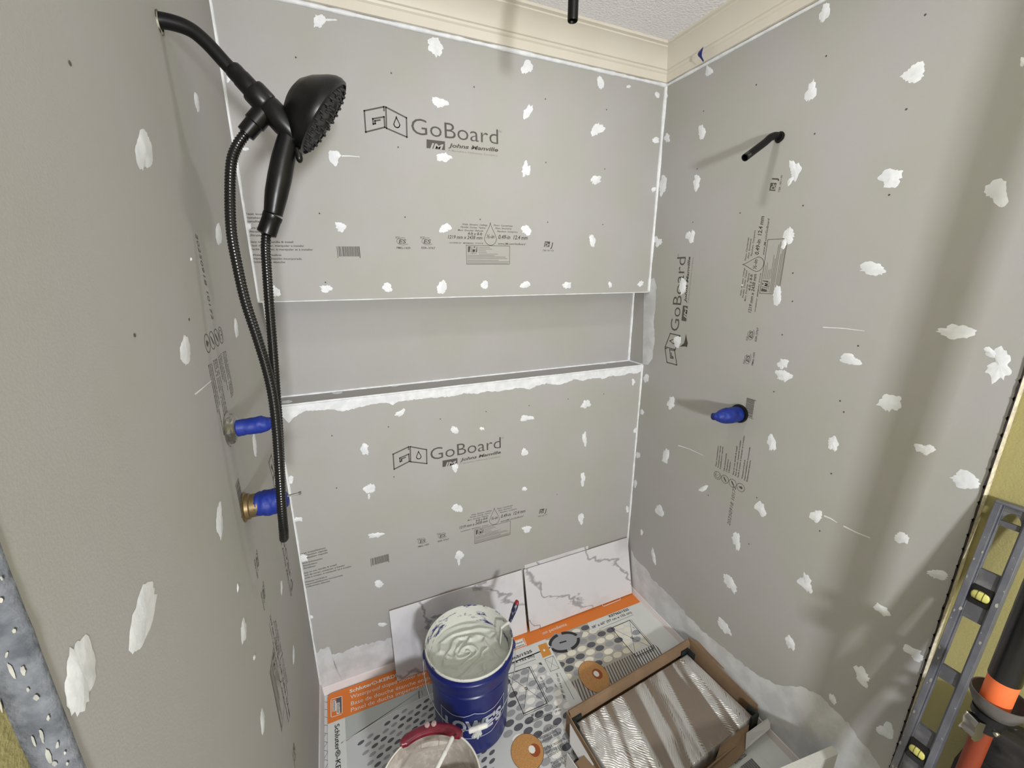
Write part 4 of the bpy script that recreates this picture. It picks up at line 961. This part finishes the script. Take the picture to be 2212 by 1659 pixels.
# ---------------------------------------------------------------- open carton with a film wrapped stack of tiles
ZT = .062; ZR = .098
c1_, c2_ = at(1240, 1560, 2, ZT), at(1478, 1405, 2, ZT)
ang = math.atan2(c2_.y-c1_.y, c2_.x-c1_.x)-.02
BL, BWD = .600, .300
BO = Vector((c1_.x+.002, c1_.y-.002, ZB))     # back left corner of the stack
BM = Matrix.Translation(BO) @ Matrix.Rotation(ang, 4, 'Z')      # local: +x along the long side, -y towards the camera
CARDI = mat('cardboard_inside', (122, 98, 74), .85, col2=(112, 88, 66), scale=12)
WCARD = mat('white_card_outside', (198, 196, 196), .6)
GREENB = mat('dark_green_foam', (18, 26, 24), .6)
root = empty('tile_box', BO, 'open brown and white cardboard box on the printed sheets, holding film-wrapped tiles', 'box')
def bx2(name, pts, off, m): mb = MB(); mb.prism([BM @ Vector(p) for p in pts], BM.to_3x3() @ Vector(off)); o = mb.build(name, m); adopt(root, o); return o
g = .018; x0, x1, y0, y1 = -g, BL+g+.012, -BWD-g, g+.006
bx2('base', [(x0, y0, 0), (x1, y0, 0), (x1, y1, 0), (x0, y1, 0)], (0, 0, .003), CARDI)
# back wall with folded-over top
zz = ZR-ZB
bx2('back_wall', [(x0, y1, 0), (x1, y1, 0), (x1, y1, zz), (x0, y1, zz)], (0, -.004, 0), CARD)
mb = MB(); P = [(y1+.002, zz-.004), (y1+.001, zz+.003), (y1-.004, zz+.005), (y1-.012, zz+.002), (y1-.0165, zz-.010), (y1-.0175, zz-.040), (y1-.012, zz-.040), (y1-.008, zz-.006)]
mb.prism([BM @ Vector((x0+.004, a, b)) for a, b in P], BM.to_3x3() @ Vector((x1-x0-.01, 0, 0))); o = smooth_angle(mb.build('fold', CARD), 35); adopt(root, o)
# side walls
bx2('side_wall', [(x1, y1, 0), (x1, y0+.02, 0), (x1, y0+.03, zz-.012), (x1, y1-.10, zz+.004), (x1, y1, zz+.010)], (.004, 0, 0), CARD)
bx2('side_wall', [(x0, y1, 0), (x0, y0, 0), (x0, y0, zz-.030), (x0, y1-.10, zz-.010), (x0, y1, zz)], (-.004, 0, 0), CARD)
bx2('front_wall', [(x0, y0, 0), (x1-.01, y0, 0), (x1-.01, y0, .030), (BL*.62, y0, .042), (x0+.10, y0, .034), (x0, y0, .04)], (0, -.004, 0), CARD)
# flaps: printed white outside, brown inside
bx2('flap', [(x1+.001, y1, zz+.008), (x1+.001, y1-.12, zz+.001), (x1+.060, y0+.10, .062), (x1+.062, y0+.02, .050), (x1+.035, y1-.04, zz-.006)], (0, 0, .003), CARD)
def flap_px(pts, m, off=.003):
    mb = MB(); mb.prism([at(px, py, 2, z) for px, py, z in pts], (0, 0, off)); adopt(root, mb.build('flap', m))
flap_px([(1612, 1585, .060), (1662, 1549, .060), (1664, 1574, .045), (1610, 1620, .030)], WCARD)
flap_px([(1560, 1600, .046), (1618, 1566, .056), (1611, 1620, .026), (1596, 1640, .020), (1572, 1660, .016), (1530, 1690, .016)], CARD)
bx2('flap', [(x0-.075, y1-.105, .002), (x0-.068, y1-.098, .070), (x0-.040, y0-.10, .066), (x0-.045, y0-.10, .002)], (-.003, 0, 0), WCARD)
bx2('flap', [(x0-.002, y1-.02, .070), (x0-.030, y1-.06, .035), (x0-.028, y1-.16, .028), (x0-.002, y1-.16, .055)], (0, 0, .002), WCARD)
bx2('flap', [(x0-.002, y1-.12, .052), (x0-.055, y1-.115, .028), (x0-.040, y0-.1, .030), (x0-.002, y0-.1, .050)], (0, 0, .002), CARD)
for (cx_, cy_, sx, sy) in ((0, 0, 1, 1), (BL, 0, -1, 1), (BL, -BWD, -1, -1), (0, -BWD, 1, -1)):
    mb = MB(); h = ZT-ZB+.014; t = .009; L_ = .032
    A_ = [(-t*sx, t*sy), (L_*sx, t*sy), (L_*sx, .001*sy), (-.001*sx, .001*sy), (-.001*sx, -L_*sy), (-t*sx, -L_*sy)]
    mb.prism([BM @ Vector((cx_+a, cy_+b, .004)) for a, b in A_], (0, 0, h)); o = mb.build('corner_guard', GREENB); adopt(root, o)

root = empty('tile_stack', BM @ Vector((BL/2, -BWD/2, .004)), 'stack of brown-topped tiles wrapped in wrinkled clear film inside the cardboard box', 'tiles')
mb = MB(); hh = ZT-ZB-.007
mb.prism([BM @ Vector(p) for p in ((.004, -.004, .004), (BL-.004, -.004, .004), (BL-.004, -BWD+.004, .004), (.004, -BWD+.004, .004))], (0, 0, hh)); o = mb.build('stack', mat('brown_paper_top', (116, 98, 80), .7)); adopt(root, o)
# wrinkled film: real ridges across the short side
NX, NY = 300, 150; vs = []; fs = []
def film_h(u, v):      # u along the long side, v along the short one (metres)
    s_ = u+.28*v+.012*noise.noise(Vector((u*6, v*5, 1)))
    band = noise.noise(Vector((s_*27, v*2.6, 2.2)))+.25*noise.noise(Vector((s_*50, v*9, 4)))
    h = .0045*max(0, band)+.0022*abs(noise.noise(Vector((s_*42, v*4, 5))))
    loose = max(0.0, min(1.0, band*2.8+.62))
    k = 1 if noise.noise(Vector((s_*9, v*2, 8))) > 0 else -1
    h += loose*.0019*math.sin((u*.9*k+v*.8+.014*noise.noise(Vector((u*16, v*16, 0)))+.004*noise.noise(Vector((u*60, v*60, 0))))*2*math.pi/.0088)*(.55+.6*noise.noise(Vector((u*25, v*25, 9))))
    return h, loose
for j in range(NY+1):
    for i in range(NX+1):
        u = BL*i/NX; v = BWD*j/NY; h, l_ = film_h(u, v)
        e = min(u, BL-u, v, BWD-v); q_ = min(1, e/.006)
        vs.append(BM @ Vector((u, -v, ZT-ZB-.003+h*q_-(1-q_)**2*.004)))
fs = [(j*(NX+1)+i, (j+1)*(NX+1)+i, (j+1)*(NX+1)+i+1, j*(NX+1)+i+1) for j in range(NY) for i in range(NX)]
n0 = len(vs); ringi = [i for i in range(NX+1)]+[j*(NX+1)+NX for j in range(1, NY+1)]+[NY*(NX+1)+i for i in range(NX-1, -1, -1)]+[j*(NX+1) for j in range(NY-1, 0, -1)]
iM = BM.inverted()
for k_ in ringi: p = iM @ vs[k_]; vs.append(BM @ Vector((p.x, p.y, .004)))
m_ = len(ringi); fs += [(ringi[i], ringi[(i+1) % m_], n0+(i+1) % m_, n0+i) for i in range(m_)]
FILM = bpy.data.materials.new('clear_film'); FILM.use_nodes = True; nt = FILM.node_tree; nt.nodes.clear()
out = nt.nodes.new('ShaderNodeOutputMaterial'); mixs = nt.nodes.new('ShaderNodeMixShader'); tr_ = nt.nodes.new('ShaderNodeBsdfTransparent'); gl = nt.nodes.new('ShaderNodeBsdfGlossy'); gl.inputs['Roughness'].default_value = .30; gl.inputs['Color'].default_value = (.95, .95, .95, 1)
at_ = nt.nodes.new('ShaderNodeAttribute'); at_.attribute_name = 'loose'; mr = nt.nodes.new('ShaderNodeMapRange'); mr.inputs['To Min'].default_value = .16; mr.inputs['To Max'].default_value = .85
nt.links.new(at_.outputs['Fac'], mr.inputs['Value']); nt.links.new(mr.outputs[0], mixs.inputs[0]); nt.links.new(tr_.outputs[0], mixs.inputs[1]); df = nt.nodes.new('ShaderNodeBsdfDiffuse'); df.inputs['Color'].default_value = (.72, .71, .70, 1); m2 = nt.nodes.new('ShaderNodeMixShader'); m2.inputs[0].default_value = .34  # white diffuse share paints a silvery sheen into the loose film
nt.links.new(gl.outputs[0], m2.inputs[1]); nt.links.new(df.outputs[0], m2.inputs[2]); nt.links.new(m2.outputs[0], mixs.inputs[2]); nt.links.new(mixs.outputs[0], out.inputs[0])
film = mesh('film', vs, fs, FILM, None, True); attr = film.data.attributes.new('loose', 'FLOAT', 'POINT')
vals = [film_h(BL*(i % (NX+1))/NX, BWD*(i//(NX+1))/NY)[1] for i in range(n0)]+[.4]*m_
attr.data.foreach_set('value', vals)
adopt(root, film)

# ---------------------------------------------------------------- spirit level leaning on the painted wall
LP = Vector((1.5, -1.173, 1.168)); LD = Vector((-.122, -.009, -.731)).normalized(); LE = Vector((0, -1, 0)); LE = (LE-LD*LE.dot(LD)).normalized(); LN = LD.cross(LE).normalized()
if LN.x < 0: LN = -LN
def lv(s_, e_, n_): return LP+LD*s_+LE*e_+LN*n_
GREY = mat('grey_aluminium', (100, 102, 112), .5, metal=.3, col2=(122, 124, 134), scale=18, bump=.15, bscale=60, lo=.35, hi=.7)
DUSTY = mat('dusty_grey', (84, 84, 90), .65, col2=(128, 128, 128), scale=26, lo=.5, hi=.8, bump=.3, bscale=60)
root = empty('spirit_level', lv(1.20, .03, .01), 'long grey box-section spirit level with oval vials leaning in front of the olive wall', 'spirit level')
TK = .024; LW_ = .062; LEN = 1.20
def lbox(mb, s0, s1, e0, e1, n0, n1):
    vs = [lv(s, e, n) for s in (s0, s1) for e in (e0, e1) for n in (n0, n1)]; mb.add(vs, [(0, 1, 3, 2), (4, 6, 7, 5), (0, 4, 5, 1), (2, 3, 7, 6), (0, 2, 6, 4), (1, 5, 7, 3)])
mb = MB(); lbox(mb, .004, LEN, 0, .012, 0, TK); lbox(mb, .004, LEN, LW_-.012, LW_, 0, TK)
# inner lips of the rails
lbox(mb, .004, LEN, .012, .0155, .007, .017); lbox(mb, .004, LEN, LW_-.0155, LW_-.012, .007, .017)
rails = mb.build('rail', GREY)
bev = rails.modifiers.new('b', 'BEVEL'); bev.width = .0012; bev.segments = 2
adopt(root, rails)
webs = [(.004, .018), (.040, .052), (.160, .197), (.243, .282), (.415, .449), (.586, .627), (.681, .73), (.86, .89), (1.02, 1.05), (1.16, LEN)]
for a, b in webs:
    mb = MB(); lbox(mb, a, b, .0155, LW_-.0155, .007, .017); adopt(root, mb.build('crossbar', DUSTY))
mb = MB()
# arched hand hole at the top
n = 10; pts_ = [lv(.018+.022*(1-math.sin(math.pi*i/n)**.6), .0155+(LW_-.031)*i/n, .007) for i in range(n+1)]
for i in range(n):
    a, b = pts_[i], pts_[i+1]; ea_, eb_ = .0155+(LW_-.031)*i/n, .0155+(LW_-.031)*(i+1)/n
    mb.add([lv(.017, ea_, .007), lv(.017, eb_, .007), b, a, lv(.017, ea_, .017), lv(.017, eb_, .017), b+LN*.010, a+LN*.010], [(0, 1, 2, 3), (4, 7, 6, 5), (3, 2, 6, 7)])
web = mb.build('hand_hole_arch', DUSTY); adopt(root, web)
mb = MB(); lbox(mb, -.001, .006, -.001, LW_+.001, -.001, TK+.001); cap = mb.build('end_cap', GREY); bev = cap.modifiers.new('b', 'BEVEL'); bev.width = .003; bev.segments = 3; adopt(root, cap)
VIAL = mat('vial_liquid', (206, 202, 112), .2, coat=.6)
for s0, s1 in ((.197, .243), (.627, .681)):
    h_ = MB(); n = 28; sc_ = (s0+s1)/2; ec = LW_/2; ring_o = []; ring_i = []
    for i in range(n):
        t = 2*math.pi*i/n; c_, s_ = math.cos(t), math.sin(t)
        k = max(abs(c_), abs(s_)); ring_o.append((sc_+(s1-s0)/2*c_/k, ec+.0185*s_/k)); ring_i.append((sc_+.0125*(abs(c_)**.7)*(1 if c_ > 0 else -1), ec+.0150*(abs(s_)**.8)*(1 if s_ > 0 else -1)))
    vs = [lv(a, b, .005) for a, b in ring_o]+[lv(a, b, .003) for a, b in ring_i]+[lv(a, b, .012) for a, b in ring_i]+[lv(a, b, .019) for a, b in ring_o]+[lv(a, b, .021) for a, b in ring_i]
    fs = []
    for i in range(n): j = (i+1) % n; fs += [(i, j, n+j, n+i), (n+i, n+j, 2*n+j, 2*n+i), (3*n+i, 4*n+i, 4*n+j, 3*n+j), (2*n+i, 2*n+j, 4*n+j, 4*n+i), (i, 3*n+i, 3*n+j, j)]
    hs = mesh('vial_housing', vs, fs, mat('vial_black', (22, 22, 24), .4))
    mb = MB(); mb.tube([lv(sc_, ec+e_, .012) for e_ in (-.0158, -.0150, -.0120, 0, .0120, .0150, .0158)], [.006, .009, .0122, .0126, .0122, .009, .006], 22); vl = smooth_angle(mb.build('vial', VIAL), 50)
    mb = MB()
    for e_ in (-.0048, .0048): mb.tube([lv(sc_+.0129*math.cos(t), ec+e_, .012-.0129*math.sin(t)) for t in [math.pi*(.12+.76*i/10) for i in range(11)]], .0004, 6)
    mk = mb.build('vial_line', PBLACK)
    adopt(root, hs); inv = Matrix.Translation(-root.location)
    for o in (vl, mk): o.data.transform(inv); o.parent = hs
mb = MB(); rnd = random.Random(2)
for _ in range(46):
    s_ = rnd.uniform(.05, 1.1); e_ = rnd.choice((rnd.uniform(.001, .012), rnd.uniform(LW_-.012, LW_-.001))); w_ = rnd.uniform(.0008, .003)
    n = 7; mb.add([lv(s_+w_*2*math.cos(6.283*i/n)*rnd.uniform(.6, 1.2), e_+w_*math.sin(6.283*i/n)*rnd.uniform(.6, 1.2), -.0004) for i in range(n)], [tuple(range(n))])
adopt(root, mb.build('paint_spatter', CREAMB))

# ---------------------------------------------------------------- telescopic pole
def onx(px, py, x): return at(px, py, 0, x)
p0 = at_depth(2170, 1466, .80)
pd = Vector((-.02, 0, -1)).normalized()
root = empty('support_pole', p0+pd*.80, 'black and orange telescopic support pole with grey cup collar, right of the spirit level', 'pole')
mb = MB(); mb.lathe([(.0225, 0), (.0228, .002), (.0228, 1.46)], frame(p0, -pd), 28, True, True); sl_ = smooth_angle(mb.build('sleeve', mat('gloss_black_tube', (12, 12, 13), .22)), 50)
og = mat('bright_orange_plastic', (238, 116, 66), .5)
mb = MB(); mb.lathe([(.0216, -.002), (.0216, .085)], frame(p0, pd), 28, True, True); bnd = smooth_angle(mb.build('orange_collar', og), 50)
cc = p0+pd*.078; M = frame(cc, pd); MC = Matrix.Translation(CR*.007) @ M
mb = MB(); mb.lathe([(.039, -.034), (.041, -.034), (.0405, -.022), (.030, .003), (.020, .008), (.0205, .003), (.028, -.002), (.0385, -.022), (.039, -.034)], MC, 40); cup = smooth_angle(mb.build('cup', mat('grey_rubber_cup', (74, 70, 70), .45, col2=(96, 92, 92), scale=20)), 50)
mb = MB(); mb.lathe([(.026, .004), (.026, .018), (.021, .022), (.021, .046), (.018, .048)], M, 28, True, True); hub = smooth_angle(mb.build('hub', mat('dark_cast_metal', (30, 30, 34), .35, metal=.5)), 50)
ld = CR*-1.0; sd_ = (ld-pd*ld.dot(pd)).normalized(); fd = pd.cross(sd_)
lp = cc+pd*.026+sd_*.020; mb = MB()
if fd.dot(CAM-lp) < 0: fd = -fd
LPf = [(0, 0), (.010, -.004), (.014, .008), (.010, .022), (.014, .034), (.006, .042), (-.002, .038), (-.006, .016)]
mb.prism([lp+sd_*a+pd*b-fd*(-.012) for a, b in LPf], -fd*.024); lev = mb.build('clamp_lever', CHROME); bev = lev.modifiers.new('b', 'BEVEL'); bev.width = .0025; bev.segments = 3; smooth_angle(lev, 40)
mb = MB(); mb.tube([cc+pd*.034+fd*.016+sd_*.006, cc+pd*.034+fd*.026+sd_*.006], .0045, 12); bolt = mb.build('bolt', CHROME, None, True)
mb = MB(); mb.lathe([(.0145, .04), (.0145, .80)], M, 24, True, True); low = smooth_angle(mb.build('lower_tube', mat('dark_orange_enamel', (128, 50, 22), .5)), 50)
adopt(root, sl_, bnd, cup, hub, lev, bolt, low)
root['label'] = 'black and orange telescopic pole with grey cup collar, right of the spirit level'

# ---------------------------------------------------------------- dark tool bag on the floor at the right edge
def rock(name, c, s, seed, m, amp=.25, sub=4, parent=None, sq=.7):
    bm = bmesh.new(); bmesh.ops.create_icosphere(bm, subdivisions=sub, radius=1)
    for v in bm.verts:
        p = v.co.copy(); k = (abs(p.x)**4+abs(p.y)**4+abs(p.z)**4)**-.25; p = p*(1+(k-1)*sq)
        q_ = 1+amp*noise.noise(p*1.6+Vector((seed, 0, 0)))+amp*.35*noise.noise(p*5+Vector((seed, 3, 0)))
        v.co = Vector((p.x*s[0]*q_, p.y*s[1]*q_, p.z*s[2]*q_))+Vector(c)
    me = bpy.data.meshes.new(name); bm.to_mesh(me); bm.free(); me.materials.append(m); o = bpy.data.objects.new(name, me); C.objects.link(o)
    for p in me.polygons: p.use_smooth = True
    return o
BAGM = mat('black_bag_fabric', (22, 21, 22), .75, col2=(46, 44, 44), scale=9, bump=.6, bscale=40, lo=.45, hi=.75)
root = empty('tool_bag', (1.445, -1.38, 0), 'dark bulky fabric tool bag at the right edge behind the orange pole', 'bag')
b1 = rock('bag_body', (1.447, -1.372, .335), (.062, .112, .34), 1, BAGM, .08, sq=.9); b2 = rock('flap', (1.440, -1.40, .66), (.055, .11, .05), 4, mat('worn_black_flap', (40, 38, 40), .55, col2=(70, 68, 70), scale=14, lo=.5, hi=.8), .3)
adopt(root, b1, b2)
kc = at_depth(2216, 1622, .86); kd = (CAM-kc).normalized()
mb = MB(); M = frame(kc, (kd+Vector((0, 0, .5))).normalized()); mb.lathe([(.040, -.06), (.040, -.004), (.034, .006), (.022, .008), (.020, .002), (.0005, .002)], M, 32, True); kn = smooth_angle(mb.build('drum', mat('steel_blue_drum', (120, 122, 134), .35, metal=.4)), 40)
mb = MB(); mb.lathe([(.019, .003), (.019, .007), (.0005, .008)], M, 24); kr = mb.build('red_cap', mat('deep_red_plastic', (120, 20, 28), .35)); adopt(root, kn, kr)

# ---------------------------------------------------------------- white foam curb piece and loose label by the right wall
g_ = lambda px, py, z: at(px, py, 2, z)
cE = at(1797, 1612, 0, 1.498); hz = cE.z
FOAM = mat('white_foam', (206, 206, 200), .7, bump=.3, bscale=90)
root = empty('foam_curb', (1.25, cE.y-.06, 0), 'white foam curb piece standing across the tray front beside the right wall', 'foam board')
d1_ = at(1690, 1660, 2, hz-.004)
dv = Vector((d1_.x-cE.x, d1_.y-cE.y, 0)).normalized(); nv_ = Vector((-dv.y, dv.x, 0)); 
if nv_.y < 0: nv_ = -nv_
L_ = .55; mb = MB(); tq = .020
P = [cE, cE+dv*L_, cE+dv*L_-nv_*tq, cE-nv_*tq]
mb.prism([Vector((p.x, p.y, 0)) for p in P], (0, 0, hz)); cb = mb.build('panel', FOAM); bev = cb.modifiers.new('b', 'BEVEL'); bev.width = .0015; bev.segments = 2; adopt(root, cb)
